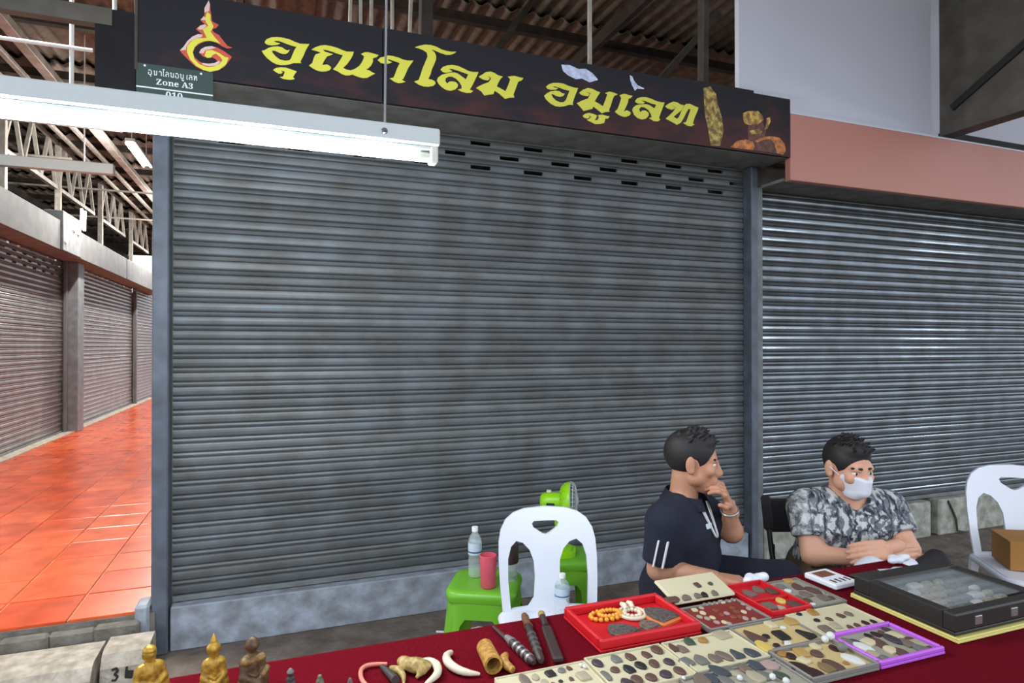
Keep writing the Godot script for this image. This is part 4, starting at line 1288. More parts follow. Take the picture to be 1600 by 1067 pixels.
# ---------------------------------------------------------------- lamps
func stall_lamp() -> void:
	var t := thing("tube_lamp", Vector3(-0.18, 2.03, 1.72), 0.0, "lit fluorescent tube lamp on a white batten hanging over the table", "lamp")
	var s := stn()
	box(s, Vector3(0, 0.073, 0), Vector3(1.24, 0.050, 0.055), 0.004)
	box(s, Vector3(0, 0.042, 0), Vector3(1.22, 0.012, 0.035), 0.003)
	part("batten", s, MAT["batten"], t)
	s = stn()
	lathe(s, [Vector2(0, -0.585), Vector2(0.0135, -0.585), Vector2(0.0135, 0.585), Vector2(0, 0.585)], 14, Transform3D(Basis(Vector3(0, 1, 0), Vector3(1, 0, 0), Vector3(0, 0, -1)), Vector3(-0.005, 0.018, 0)))
	part("fluorescent_tube", s, MAT["tube_glow"], t)
	for x in [-0.605, 0.605]:
		s = stn()
		box(s, Vector3(x, 0.030, 0), Vector3(0.024, 0.060, 0.036), 0.004)
		lathe(s, [Vector2(0, -0.02), Vector2(0.0142, -0.02), Vector2(0.0142, 0.02), Vector2(0, 0.02)], 12, Transform3D(Basis(Vector3(0, 1, 0), Vector3(1, 0, 0), Vector3(0, 0, -1)), Vector3(x - 0.02 * signf(x), 0.018, 0)))
		part("lamp_holder", s, MAT["holder"], t)
	for x in [-0.46, 0.46]:
		s = stn()
		lathe(s, [Vector2(0, 0.006), Vector2(0.007, 0.005), Vector2(0.009, 0.0)], 12, Transform3D(Basis(Vector3(1, 0, 0), Vector3(0, 0, 1), Vector3(0, -1, 0)), Vector3(x, 0.073, 0.0275)))
		part("screw", s, MAT["screw"], t)
		s = stn()
		tube(s, [Vector3(x + 0.005, 0.098, 0.0), Vector3(x + 0.012, 0.7, 0.0), Vector3(x + 0.005, 1.5, 0), Vector3(x + 0.008, 3.05, 0)], 0.0035, 6)
		part("hanging_wire", s, MAT["wire"], t)
	for k in 4:
		var l := OmniLight3D.new()
		l.name = "tube_light"
		l.light_color = Color(0.93, 0.97, 1.0)
		l.light_energy = 0.42
		l.light_size = 0.03
		l.omni_range = 30.0
		l.omni_attenuation = 2.0
		l.shadow_enabled = true
		l.position = Vector3(-0.44 + k * 0.29, -0.02, 0)
		t.add_child(l, true)

func corridor_lamps() -> void:
	for a in [[-0.75, "added unseen lamp brightening the mouth of the tiled corridor"], [-6.75, "lit corridor lamp hanging in view past the header beam"], [-11.5, "added unseen corridor lamp behind the corner post"], [-16.5, "added unseen corridor lamp at the far end"]]:  # only the one in view is real; the others are added to brighten the corridor
		var t := thing("corridor_lamp", Vector3(-1.86, 4.2, a[0]), PI / 2, a[1], "lamp", "lamps along the corridor")
		var s := stn()
		box(s, Vector3(0, 0.06, 0), Vector3(1.24, 0.045, 0.12), 0.006)
		part("reflector", s, MAT["batten"], t)
		for z in [-0.05, 0.05]:
			s = stn()
			lathe(s, [Vector2(0, -0.59), Vector2(0.014, -0.59), Vector2(0.014, 0.59), Vector2(0, 0.59)], 12, Transform3D(Basis(Vector3(0, 1, 0), Vector3(1, 0, 0), Vector3(0, 0, -1)), Vector3(0, 0.02, z)))
			part("fluorescent_tube", s, MAT["tube_glow"], t)
		for x in [-0.5, 0.5]:
			s = stn()
			tube(s, [Vector3(x, 0.08, 0), Vector3(x, 0.90, 0)], 0.006, 6)
			part("hanging_rod", s, MAT["white_pipe"], t)
		var l := AreaLight3D.new()
		l.name = "corridor_light"
		l.area_size = Vector2(1.2, 0.12)
		l.light_color = Color(1.0, 0.985, 0.96)
		l.light_energy = 13.0
		l.area_range = 40.0
		l.area_attenuation = 2.0
		l.shadow_enabled = true
		l.rotation_degrees = Vector3(-90, 0, 0)
		l.position = Vector3(0, -0.01, 0)
		t.add_child(l)
		for x in [-0.4, 0.4]:
			var b := OmniLight3D.new()
			b.name = "corridor_tube_light"
			b.light_color = Color(1.0, 0.985, 0.96)
			b.light_energy = 1.6
			b.light_size = 0.05
			b.omni_range = 40.0
			b.omni_attenuation = 2.0
			b.shadow_enabled = true
			b.position = Vector3(x, -0.07, 0)
			t.add_child(b, true)
	# dark unlit batten across the corridor
	var u := thing("unlit_batten", Vector3(-2.9, 3.50, -5.0), 0.0, "unlit pale green batten reaching across the corridor above the shutters", "batten")
	var s2 := stn()
	box(s2, Vector3(0.0, 0.06, 0), Vector3(2.2, 0.12, 0.10), 0.006)
	part("housing", s2, MAT["batten"], u)
	for x in [-0.8, 0.8]:
		s2 = stn()
		tube(s2, [Vector3(x, 0.12, 0), Vector3(x, 1.6, 0)], 0.008, 6)
		part("hanging_rod", s2, MAT["white_pipe"], u)

	# lamps of other stalls behind the viewer, seen only mirrored in the glossy shutter
	for a in [[11.9, 2.55, 5.0, "lit tube lamp over a stall far across the aisle"], [8.2, 2.6, 5.4, "lit tube lamp over a nearer stall across the aisle"]]:
		var t := thing("stall_tube_lamp", Vector3(a[0], a[1], a[2]), 0.0, a[3], "lamp", "lamps over other stalls")
		var s := stn()
		box(s, Vector3(0, 0.05, 0), Vector3(1.24, 0.05, 0.055), 0.004)
		part("batten", s, MAT["batten"], t)
		s = stn()
		lathe(s, [Vector2(0, -0.59), Vector2(0.014, -0.59), Vector2(0.014, 0.59), Vector2(0, 0.59)], 12, Transform3D(Basis(Vector3(0, 1, 0), Vector3(1, 0, 0), Vector3(0, 0, -1)), Vector3(0, 0.0, 0)))
		part("fluorescent_tube", s, MAT["tube_glow"], t)
		for x in [-0.55, 0.55]:
			s = stn()
			tube(s, [Vector3(x, 0.03 - a[1], 0), Vector3(x, 0.03, 0)], 0.012, 6)
			part("stand_pole", s, MAT["steel_dark"], t)
		var l := OmniLight3D.new()
		l.name = "stall_light"
		l.light_color = Color(0.93, 0.97, 1.0)
		l.light_energy = 1.4
		l.light_size = 0.06
		l.omni_range = 40.0
		l.omni_attenuation = 2.0
		l.shadow_enabled = true
		l.position = Vector3(0, -0.06, 0)
		t.add_child(l)

# ---------------------------------------------------------------- table
const TY := 0.752
func table_and_cloth() -> void:
	var t := thing("folding_table", Vector3(0.84, 0, 2.40), 0.0, "long folding table under the maroon cloth", "table")
	var s := stn()
	box(s, Vector3(0, 0.728, 0), Vector3(2.34, 0.03, 0.94), 0.004)
	part("table_top", s, MAT["table_top"], t)
	for x in [-1.05, 1.05]:
		for z in [-0.38, 0.38]:
			s = stn()
			tube(s, [Vector3(x, 0, z), Vector3(x, 0.714, z)], 0.014, 8)
			part("leg", s, MAT["table_steel"], t)
	# cloth: flat top and a wavy skirt all round
	s = stn()
	var hx := 1.18
	var hz := 0.485
	var loop := []
	var n := 60
	for k in n: loop.append(Vector2(-hx + 2 * hx * k / n, -hz))
	for k in 24: loop.append(Vector2(hx, -hz + 2 * hz * k / 24))
	for k in n: loop.append(Vector2(hx - 2 * hx * k / n, hz))
	for k in 24: loop.append(Vector2(-hx, hz - 2 * hz * k / 24))
	var m := loop.size()
	var rows := [[0.0, 0.0], [0.004, -0.004], [0.010, -0.03], [0.016, -0.18], [0.022, -0.40]]
	var ring := []
	for r in rows:
		var a := []
		for k in m:
			var p: Vector2 = loop[k]
			var wv := sin(k * 0.55) * 0.5 + sin(k * 1.31 + 1.0) * 0.3
			var f: float = r[0] * (1.0 + wv) if r[1] < -0.01 else r[0]
			var o := Vector2(p.x / hx, p.y / hz)
			var dir := Vector2(signf(o.x) if absf(o.x) > 0.999 else 0.0, signf(o.y) if absf(o.y) > 0.999 else 0.0)
			a.append(Vector3(p.x + dir.x * f, r[1], p.y + dir.y * f))
		ring.append(a)
	for i in rows.size() - 1:
		for k in m:
			var k1 := (k + 1) % m
			var o: Vector3 = ring[i][k]
			quad(s, ring[i][k], ring[i][k1], ring[i + 1][k1], ring[i + 1][k], Vector3(o.x / hx, 0.4 if i == 0 else 0.0, o.z / hz), 1)
	# slightly uneven top
	var nx := 46
	var nz := 18
	var fn := FastNoiseLite.new()
	fn.frequency = 2.2
	fn.seed = 4
	for i in nx:
		for j in nz:
			var c := []
			for d in [[0, 0], [1, 0], [1, 1], [0, 1]]:
				var x: float = -hx + 2 * hx * (i + d[0]) / nx
				var z: float = -hz + 2 * hz * (j + d[1]) / nz
				var edge := 1.0 if (absf(x) < hx - 0.01 and absf(z) < hz - 0.01) else 0.0
				c.append(Vector3(x, fn.get_noise_2d(x, z) * 0.0022 * edge, z))
			quad(s, c[0], c[1], c[2], c[3], Vector3.UP, 2)
	var cl := part("tablecloth", s, MAT["cloth_red"])
	cl.position = Vector3(0.84, TY - 0.003, 2.40)
	tag(cl, "maroon cloth spread over the long amulet table", "tablecloth")

# open tray: rectangle x0..x1, z0..z1 on the table
func tray(n: String, x0: float, x1: float, z0: float, z1: float, h: float, rim: float, rm: String, fm: String, label: String, dividers := [], y := TY) -> Node3D:
	var t := thing(n, Vector3((x0 + x1) * 0.5, y, (z0 + z1) * 0.5), 0.0, label, "tray")
	var w := x1 - x0
	var d := z1 - z0
	var s := stn()
	box(s, Vector3(0, 0.003, 0), Vector3(w, 0.006, d), 0.001)
	part("tray_base", s, MAT[rm], t)
	s = stn()
	box(s, Vector3(0, 0.0075, 0), Vector3(w - rim * 2, 0.003, d - rim * 2))
	part("lining", s, MAT[fm], t)
	for a in [[0, -1], [0, 1], [1, 0], [-1, 0]]:
		s = stn()
		if a[0] == 0: box(s, Vector3(0, h * 0.5 + 0.003, a[1] * (d - rim) * 0.5), Vector3(w, h - 0.006, rim), rim * 0.3)
		else: box(s, Vector3(a[0] * (w - rim) * 0.5, h * 0.5 + 0.003, 0), Vector3(rim, h - 0.006, d - rim * 2), rim * 0.3)
		part("rim", s, MAT[rm], t)
	for q in dividers:
		s = stn()
		if q[0] == "x": box(s, Vector3(0, h * 0.45, q[1]), Vector3(w - rim * 2, h * 0.7, rim * 0.8), 0.001)
		else: box(s, Vector3(q[1], h * 0.45, 0), Vector3(rim * 0.8, h * 0.7, d - rim * 2), 0.001)
		part("divider", s, MAT[rm], t)
	return t

# flat carved amulet from an outline, with a domed top
func pebble(o: PackedVector2Array, h: float) -> ArrayMesh:
	var s := stn()
	var rows := [[1.0, 0.0], [1.0, h * 0.55], [0.84, h * 0.92], [0.5, h]]
	var m := o.size()
	for i in rows.size() - 1:
		for k in m:
			var a := o[k]
			var b := o[(k + 1) % m]
			var A := Vector3(a.x * rows[i][0], rows[i][1], a.y * rows[i][0])
			var B := Vector3(b.x * rows[i][0], rows[i][1], b.y * rows[i][0])
			var C := Vector3(b.x * rows[i + 1][0], rows[i + 1][1], b.y * rows[i + 1][0])
			var D := Vector3(a.x * rows[i + 1][0], rows[i + 1][1], a.y * rows[i + 1][0])
			quad(s, A, B, C, D, Vector3(a.x + b.x, 0.01, a.y + b.y), 1 if i > 0 else -1)
	for k in m:
		tri(s, Vector3(0, h * 1.02, 0), Vector3(o[k].x * 0.5, h, o[k].y * 0.5), Vector3(o[(k + 1) % m].x * 0.5, h, o[(k + 1) % m].y * 0.5), Vector3.UP, 1)
		tri(s, Vector3.ZERO, Vector3(o[k].x, 0, o[k].y), Vector3(o[(k + 1) % m].x, 0, o[(k + 1) % m].y), Vector3.DOWN)
	return fin(s)

# shapes with half width 0.5 in x and 0.5 in z
func amulet_shapes() -> Array:
	var r := []
	var p := PackedVector2Array()
	for k in 14: p.append(Vector2(cos(TAU * k / 14), sin(TAU * k / 14)) * 0.5)
	r.append(p)
	p = PackedVector2Array()
	for a in [[-0.42, 0.48], [-0.5, 0.2], [-0.46, -0.08], [-0.32, -0.3], [-0.14, -0.44], [0.0, -0.52], [0.14, -0.44], [0.32, -0.3], [0.46, -0.08], [0.5, 0.2], [0.42, 0.48]]: p.append(Vector2(a[0], a[1]))
	r.append(p)
	r.append(round_rect(1.0, 1.0, 0.14, 0, 0, 2))
	p = PackedVector2Array()
	for a in [[-0.5, 0.40], [-0.42, 0.5], [0.42, 0.5], [0.5, 0.40], [0.1, -0.42], [0.0, -0.5], [-0.1, -0.42]]: p.append(Vector2(a[0], a[1]))
	r.append(p)
	p = PackedVector2Array()
	for k in 10: p.append(Vector2(cos(TAU * k / 10), sin(TAU * k / 10)) * 0.5)
	r.append(p)
	p = PackedVector2Array()
	for k in 12: p.append(Vector2(cos(TAU * k / 12) * 0.22, sin(TAU * k / 12) * 0.5))
	r.append(p)
	return r

func trays() -> void:
	tray("amulet_tray", 0.452, 0.672, 2.195, 2.375, 0.012, 0.004, "tray_cream", "tray_cream", "cream tray of small pale charms in front of the daggers")
	tray("amulet_tray", 0.677, 0.884, 2.188, 2.343, 0.014, 0.004, "tray_cream", "tray_cream", "cream tray of dark oval stones in front of the big red tray")
	tray("amulet_tray", 0.889, 1.098, 2.188, 2.334, 0.014, 0.005, "tray_cream", "tray_cream", "cream tray with grey arched tablets along its front")
	tray("amulet_tray", 1.103, 1.298, 2.178, 2.312, 0.014, 0.005, "tray_grey", "lining_ochre", "grey tray with a large brown triangular tablet in front of the red lined case")
	tray("amulet_tray", 1.303, 1.523, 2.165, 2.296, 0.012, 0.005, "tray_cream", "tray_cream", "half empty cream tray divided in two behind the purple tray", [["y", -0.02]])
	tray("purple_tray", 1.308, 1.520, 2.301, 2.455, 0.018, 0.010, "tray_purple", "lining_grey", "shallow bright purple tray full of amulets beside the black case")
	tray("amulet_tray", 1.103, 1.303, 2.317, 2.455, 0.018, 0.006, "tray_grey", "lining_ochre", "grey tray with white pearls and dark maroon pieces beside the purple tray")
	tray("amulet_tray", 0.832, 1.098, 2.345, 2.475, 0.014, 0.005, "tray_grey", "lining_grey", "grey tray with a large pinkish oval stone")
	tray("red_tray", 0.737, 1.032, 1.950, 2.162, 0.032, 0.014, "tray_red", "tray_red", "large bright red tray with a bead bracelet and tablets")
	tray("red_tray", 1.268, 1.408, 1.955, 2.158, 0.022, 0.006, "tray_red", "tray_red", "small red tray split in two cells", [["x", 0.015]])
	tray("amulet_tray", 1.414, 1.542, 1.965, 2.156, 0.014, 0.004, "tray_grey", "lining_grey", "narrow grey tray of brown pieces beside the small red tray")
	# open case: red lined base, cream lid leaning back
	var c := thing("amulet_case", Vector3(1.150, TY, 2.105), 0.0, "open case with a red lined base and a leaning cream lid", "case")
	var s := stn()
	box(s, Vector3(0, 0.004, 0), Vector3(0.200, 0.008, 0.140), 0.002)
	part("case_base", s, MAT["tray_grey"], c)
	s = stn()
	box(s, Vector3(0, 0.009, 0), Vector3(0.186, 0.004, 0.126))
	part("lining", s, MAT["lining_red"], c)
	for a in [[0, -1], [0, 1], [1, 0], [-1, 0]]:
		s = stn()
		if a[0] == 0: box(s, Vector3(0, 0.010, a[1] * 0.067), Vector3(0.200, 0.012, 0.006), 0.002)
		else: box(s, Vector3(a[0] * 0.097, 0.010, 0), Vector3(0.006, 0.012, 0.128), 0.002)
		part("rim", s, MAT["tray_grey"], c)
	s = stn()
	var lx := Transform3D(Basis(Vector3.RIGHT, deg_to_rad(14.0)), Vector3(0, 0.022, -0.078))
	box(s, Vector3(0, 0, -0.056), Vector3(0.21, 0.012, 0.112), 0.005, lx)
	part("lid", s, MAT["tray_cream"], c)
	# every amulet
	var shapes := amulet_shapes()
	var meshes := []
	for q in shapes: meshes.append(pebble(q, 1.0))
	var ball := stn()
	var arc := []
	for k in 9: arc.append(Vector2(0.5 * sin(PI * k / 8.0), 0.5 - 0.5 * cos(PI * k / 8.0)))
	lathe(ball, arc, 14)
	meshes[4] = fin(ball)
	var where := {"A": "the pale charm tray before the daggers", "B": "the cream tray of oval stones", "C": "the cream tray of arched tablets", "D": "the grey tray with the triangular tablet", "E": "the divided cream tray", "F": "the purple tray", "G": "the grey tray with pearls", "H": "the grey tray with the pinkish stone", "lid": "the leaning cream lid", "lined": "the red lined case", "redsmall": "the small red tray", "cell": "the narrow grey tray"}
	var sn := ["oval stone", "arched tablet", "flat square piece", "triangular tablet", "round bead", "slim stick"]
	var nm := ["oval_amulet", "arched_amulet", "square_amulet", "triangular_amulet", "round_bead", "stick_amulet"]
	for a in AMULETS:
		var k: int = a[4]
		var px: float = a[5]
		var w := px / 640.0 * (1.16 if a[0] in ["D", "F", "G", "H", "cell", "redsmall"] else 0.98)
		var ln: float = w * a[6]
		if k == 4: ln = w
		if k == 5: ln = w * 2.1
		var h := clampf(w * 0.28, 0.003, 0.007)
		if k == 4: h = w
		var tr: String = a[0]
		var o := mi(nm[k], meshes[k], MAT["am_" + String(a[3])])
		o.scale = Vector3(w * (2.2 if k == 5 else 1.0), h, ln)
		o.rotation.y = rng.randf_range(-0.25, 0.25)
		o.position = Vector3(a[1], TY + 0.0091, a[2])
		if tr == "lined": o.position.y = TY + 0.0111
		if tr == "lid":
			var lp := lx * Vector3(0, 0.006, -0.056)
			o.position = c.position + lx * Vector3(a[1] - c.position.x, 0.0062, clampf(a[2] - c.position.z + 0.078, -0.098, -0.012))
			o.rotation.x = deg_to_rad(14.0)
			o.scale.z = minf(o.scale.z, 0.022)
			lp = lp
		var tint: Array = TINTS[a[3]]
		var lb := "%s %s in %s" % [tint[0], sn[k], where[tr]]
		if tr == "lid": lb = "%s %s on %s" % [tint[0], sn[k], where[tr]]
		tag(o, lb, "amulet", lb.replace(" in ", "s in ").replace(" on ", "s on "))

func tablet(x: float, z: float, w: float, l: float, turn: float, m: String, edge: String, label: String) -> void:
	var t := thing("clay_tablet", Vector3(x, TY + 0.009, z), turn, label, "tablet")
	var p := PackedVector2Array()
	for a in [[-0.46, 0.5], [-0.5, 0.42], [-0.5, 0.1], [-0.42, -0.2], [-0.2, -0.42], [0.0, -0.52], [0.2, -0.42], [0.42, -0.2], [0.5, 0.1], [0.5, 0.42], [0.46, 0.5]]: p.append(Vector2(a[0] * w, a[1] * l))
	mi("frame", pebble(p, 0.011), MAT[edge], t)
	var q := PackedVector2Array()
	for v in p: q.append(v * 0.86)
	var o := mi("face", pebble(q, 0.006), MAT[m], t)
	o.position.y = 0.008

func table_objects() -> void:
	# in the big red tray
	tablet(0.832, 2.098, 0.072, 0.080, 0.5, "tablet_dark", "tablet_dark", "dark grey arched clay tablet at the front of the big red tray")
	tablet(0.912, 2.098, 0.048, 0.054, 0.35, "tablet", "tablet", "small brown arched clay tablet in the middle of the big red tray")
	tablet(0.974, 2.052, 0.090, 0.105, 0.3, "tablet_dark", "tablet_edge", "large clay tablet with an orange edge in the big red tray")
	var br := thing("bead_bracelet", Vector3(0.838, TY + 0.009, 2.005), 0.0, "coiled amber bead bracelet in the big red tray", "bracelet")
	var bead := SphereMesh.new()
	bead.radius = 0.0065
	bead.height = 0.013
	bead.radial_segments = 10
	bead.rings = 5
	for k in 34:
		var a := TAU * k / 17.0
		var rr := 0.036 if k < 17 else 0.024
		var o := mi("bead", bead, MAT["bead_amber" if k % 3 else "amber_dark"] if MAT.has("amber_dark") else MAT["bead_amber"], br)
		o.position = Vector3(cos(a) * rr * 1.25 + (0.0 if k < 17 else 0.01), 0.0065 + (0.0 if k < 17 else 0.004), sin(a) * rr * 0.75)
	var iv := thing("ivory_necklace", Vector3(0.912, TY + 0.009, 2.018), 0.0, "carved ivory necklace coiled in the big red tray", "necklace")
	var s := stn()
	var path := []
	for k in 20:
		var a := TAU * k / 20.0
		path.append(Vector3(cos(a) * 0.036, 0.006, sin(a) * 0.036))
	tube(s, path, 0.0055, 8, true)
	part("cord", s, MAT["ivory"], iv)
	for k in 12:
		var a := TAU * k / 12.0
		var o := mi("bead", bead, MAT["ivory"], iv)
		o.position = Vector3(cos(a) * 0.022, 0.0065, sin(a) * 0.022)
	for q in [[-0.008, -0.030], [0.014, -0.032]]:
		s = stn()
		tube(s, [Vector3(q[0], 0.012, q[1] + 0.012), Vector3(q[0], 0.018, q[1]), Vector3(q[0] - 0.002, 0.017, q[1] - 0.012)], [0.006, 0.0085, 0.006], 8)
		part("pendant", s, MAT["ivory"], iv)
	# black case with a glazed top on a yellow tray
	tray("yellow_tray", 1.600, 1.985, 2.115, 2.432, 0.012, 0.006, "case_yellow", "case_yellow", "thin yellow tray under the black display case")
	var cs := thing("display_case", Vector3(1.792, TY + 0.0125, 2.270), 0.0, "black display case with a clear top over grey packets", "case")
	s = stn()
	box(s, Vector3(0, 0.004, 0), Vector3(0.37, 0.008, 0.300), 0.002)
	part("case_base", s, MAT["case_black"], cs)
	for a in [[0, -1, 0.055], [0, 1, 0.035], [1, 0, 0.03], [-1, 0, 0.03]]:
		s = stn()
		if a[0] == 0: box(s, Vector3(0, 0.031, a[1] * (0.150 - a[2] * 0.5)), Vector3(0.37, 0.046, a[2]), 0.004)
		else: box(s, Vector3(a[0] * (0.185 - a[2] * 0.5), 0.031, 0.010), Vector3(a[2], 0.046, 0.212), 0.001)
		part("frame_side", s, MAT["case_black"], cs)
	s = stn()
	box(s, Vector3(0, 0.048, -0.01), Vector3(0.314, 0.003, 0.214))
	part("clear_top", s, MAT["glass_pane"], cs)
	s = stn()
	for p in [[-0.10, 0.151], [0.04, 0.151]]: box(s, Vector3(p[0], 0.030, p[1]), Vector3(0.026, 0.022, 0.004), 0.001)
	part("clasp", s, MAT["chrome"], cs)
	for k in 30:
		var w := rng.randf_range(0.035, 0.06)
		var ss := stn()
		box(ss, Vector3.ZERO, Vector3(w, 0.022, w * 0.7), 0.006)
		var o := part("packet", ss, MAT[["am_grey", "am_pale", "am_grey", "am_pale", "am_white"][(k * 7) % 5]])
		var gx := k % 6
		var gz := k / 6
		o.position = Vector3(1.792 - 0.125 + gx * 0.050, TY + 0.0125 + 0.0195 + (k % 3) * 0.0002, 2.270 - 0.078 + gz * 0.036)
		o.rotation.y = rng.randf_range(-0.12, 0.12)
		o.scale = Vector3(0.8, 1.0, 0.8)
		tag(o, "small flat packet inside the black display case", "packet", "packets in the display case")
	# booklet, papers, folder
	var bk := thing("picture_card", Vector3(1.642, TY, 2.005), 0.06, "white card with a brown picture beside the black case", "card")
	s = stn()
	box(s, Vector3(0, 0.009, 0), Vector3(0.098, 0.018, 0.118), 0.004)
	part("card", s, MAT["paper_white"], bk)
	s = stn()
	box(s, Vector3(-0.005, 0.0188, -0.022), Vector3(0.06, 0.0012, 0.04))
	part("picture", s, MAT["print_brown"], bk)
	for k in 4:
		s = stn()
		box(s, Vector3(-0.03 + k * 0.02, 0.0188, 0.035), Vector3(0.006, 0.0012, 0.024))
		part("printed_mark", s, MAT["eye_dark"], bk)
	s = stn()
	box(s, Vector3.ZERO, Vector3(0.17, 0.004, 0.10), 0.001)
	var fo := part("folder", s, MAT["case_black"])
	fo.position = Vector3(1.825, TY + 0.002, 2.035)
	tag(fo, "flat black folder lying behind the black display case", "folder")
	s = stn()
	slab(s, PackedVector2Array([Vector2(-0.062, -0.03), Vector2(0.055, -0.035), Vector2(0.068, 0.022), Vector2(0.02, 0.035), Vector2(-0.005, 0.024), Vector2(-0.05, 0.03)]), 0, 0.0015, Transform3D(Basis(Vector3.RIGHT, -PI / 2), Vector3.ZERO))
	var pa := part("paper_sheet", s, MAT["paper"])
	pa.position = Vector3(1.915, TY + 0.0045, 2.022)
	pa.rotation.y = -0.1
	tag(pa, "torn pale blue paper sheet behind the black display case", "paper")
	for a in [[Vector3(1.408, TY, 1.932), 0.026, "crumpled pale tissue at the cloth edge beside the small red tray"], [Vector3(2.0, TY, 1.955), 0.02, "crumpled white plastic wrap at the far corner of the cloth"]]:
		s = stn()
		var pr := []
		for k in 5: pr.append(["e", Vector3(-0.03 + k * 0.015, 0.014 + 0.004 * sin(k * 2.0), 0.006 * cos(k * 3.0)), Vector3(0.018, a[1] * 0.6, 0.014)])
		nets(s, 0.004, pr, 0.008, [], [[Vector3(0, 0.001, 0), Vector3.DOWN]])
		var o := part("crumpled_wrap", s, MAT["bag_white"])
		o.position = a[0]
		tag(o, a[2], "wrap")
	# tusks, claws, horn and rings on the bare cloth
	curl("coral_bangle", [Vector3(0.242, 0, 2.036), Vector3(0.215, 0, 2.028), Vector3(0.193, 0, 2.030), Vector3(0.180, 0, 2.05), Vector3(0.178, 0, 2.09), Vector3(0.192, 0, 2.125), Vector3(0.225, 0, 2.13)], [0.004, 0.0045, 0.005, 0.0052, 0.005, 0.0045, 0.004], "coral", "open coral pink bangle lying on the cloth", "bangle")
	curl("claw_charm", [Vector3(0.246, 0, 2.062), Vector3(0.258, 0, 2.08), Vector3(0.266, 0, 2.105), Vector3(0.262, 0, 2.135)], [0.006, 0.009, 0.007, 0.002], "ivory_old", "small yellowed claw beside the carved toad", "claw")
	curl("curved_tusk", [Vector3(0.315, 0, 2.056), Vector3(0.336, 0, 2.068), Vector3(0.346, 0, 2.096), Vector3(0.338, 0, 2.13), Vector3(0.306, 0, 2.155)], [0.006, 0.009, 0.010, 0.009, 0.004], "ivory", "curved old tusk hugging the carved toad", "tusk")
	curl("crescent_tusk", [Vector3(0.396, 0, 2.038), Vector3(0.380, 0, 2.056), Vector3(0.374, 0, 2.086), Vector3(0.382, 0, 2.118), Vector3(0.402, 0, 2.143), Vector3(0.432, 0, 2.153)], [0.006, 0.009, 0.0105, 0.0100, 0.008, 0.003], "ivory", "polished white crescent tusk beside the bamboo piece", "tusk")
	curl("boar_tooth", [Vector3(0.515, 0, 2.098), Vector3(0.502, 0, 2.12), Vector3(0.497, 0, 2.145), Vector3(0.505, 0, 2.172)], [0.007, 0.011, 0.011, 0.008], "bamboo", "short golden tooth between the bamboo piece and the silver banded dagger", "tooth")
	curl("dark_twig", [Vector3(0.228, 0, 2.045), Vector3(0.236, 0, 2.08), Vector3(0.246, 0, 2.125)], [0.005, 0.008, 0.010], "pewter", "dark twisted twig inside the coral bangle", "charm")
	# carved toad
	s = stn()
	nets(s, 0.003, [["e", Vector3(0, 0.016, 0), Vector3(0.034, 0.017, 0.019)], ["e", Vector3(-0.034, 0.017, -0.006), Vector3(0.016, 0.013, 0.014)], ["c", Vector3(-0.03, 0.012, 0.012), Vector3(-0.036, 0.004, 0.022), 0.006, 0.004], ["c", Vector3(0.02, 0.012, 0.014), Vector3(0.012, 0.004, 0.026), 0.009, 0.004], ["c", Vector3(0.022, 0.012, -0.014), Vector3(0.012, 0.004, -0.024), 0.009, 0.004]], 0.008, [], [[Vector3(0, 0.0005, 0), Vector3.DOWN]])
	var td := part("carved_toad", s, MAT["ivory_old"])
	td.position = Vector3(0.300, TY - 0.001, 2.088)
	td.rotation.y = -0.6
	tag(td, "carved yellow toad figure held in the curved tusk", "carving")
	# bamboo half tube
	s = stn()
	var bx := Transform3D(Basis(Vector3(1, 0, 0), Vector3(0, 0, 1), Vector3(0, -1, 0)), Vector3.ZERO)
	lathe(s, [Vector2(0.0, -0.052), Vector2(0.012, -0.050), Vector2(0.020, -0.040), Vector2(0.0215, 0.05), Vector2(0.0165, 0.05), Vector2(0.0155, -0.03), Vector2(0, -0.032)], 18, bx)
	var bm := part("bamboo_piece", s, MAT["bamboo"])
	bm.position = Vector3(0.467, TY + 0.0205, 2.110)
	bm.rotation.y = -0.08
	tag(bm, "hollow golden bamboo piece open towards the pale charm tray", "bamboo")
	dagger(Vector3(0.535, 0, 1.945), Vector3(0.560, 0, 2.165), 0, "thin dagger with silver tip and silver bands")
	dagger(Vector3(0.634, 0, 1.915), Vector3(0.578, 0, 2.165), 1, "dagger with a brown wooden handle and dark bands")
	dagger(Vector3(0.684, 0, 1.915), Vector3(0.620, 0, 2.170), 2, "sheathed knife with a pale horn pommel")

func curl(n: String, pts: Array, r: Array, m: String, label: String, cat: String) -> void:
	var c := Curve3D.new()
	var mid := Vector3.ZERO
	for p in pts: mid += p / pts.size()
	mid.y = 0
	for i in pts.size():
		var t: Vector3 = (pts[mini(i + 1, pts.size() - 1)] - pts[maxi(i - 1, 0)]) * 0.17
		c.add_point(pts[i] - mid, -t, t)
	var path := []
	var rad := []
	var n2 := (pts.size() - 1) * 4
	for k in n2 + 1:
		var f := float(k) / n2 * (pts.size() - 1)
		var i := mini(int(f), pts.size() - 2)
		path.append(c.sample(i, f - i) + Vector3(0, lerpf(r[i], r[i + 1], f - i), 0))
		rad.append(lerpf(r[i], r[i + 1], f - i))
	var s := stn()
	tube(s, path, rad, 10)
	var o := part(n, s, MAT[m])
	o.position = mid + Vector3(0, TY - 0.0005, 0)
	tag(o, label, cat)

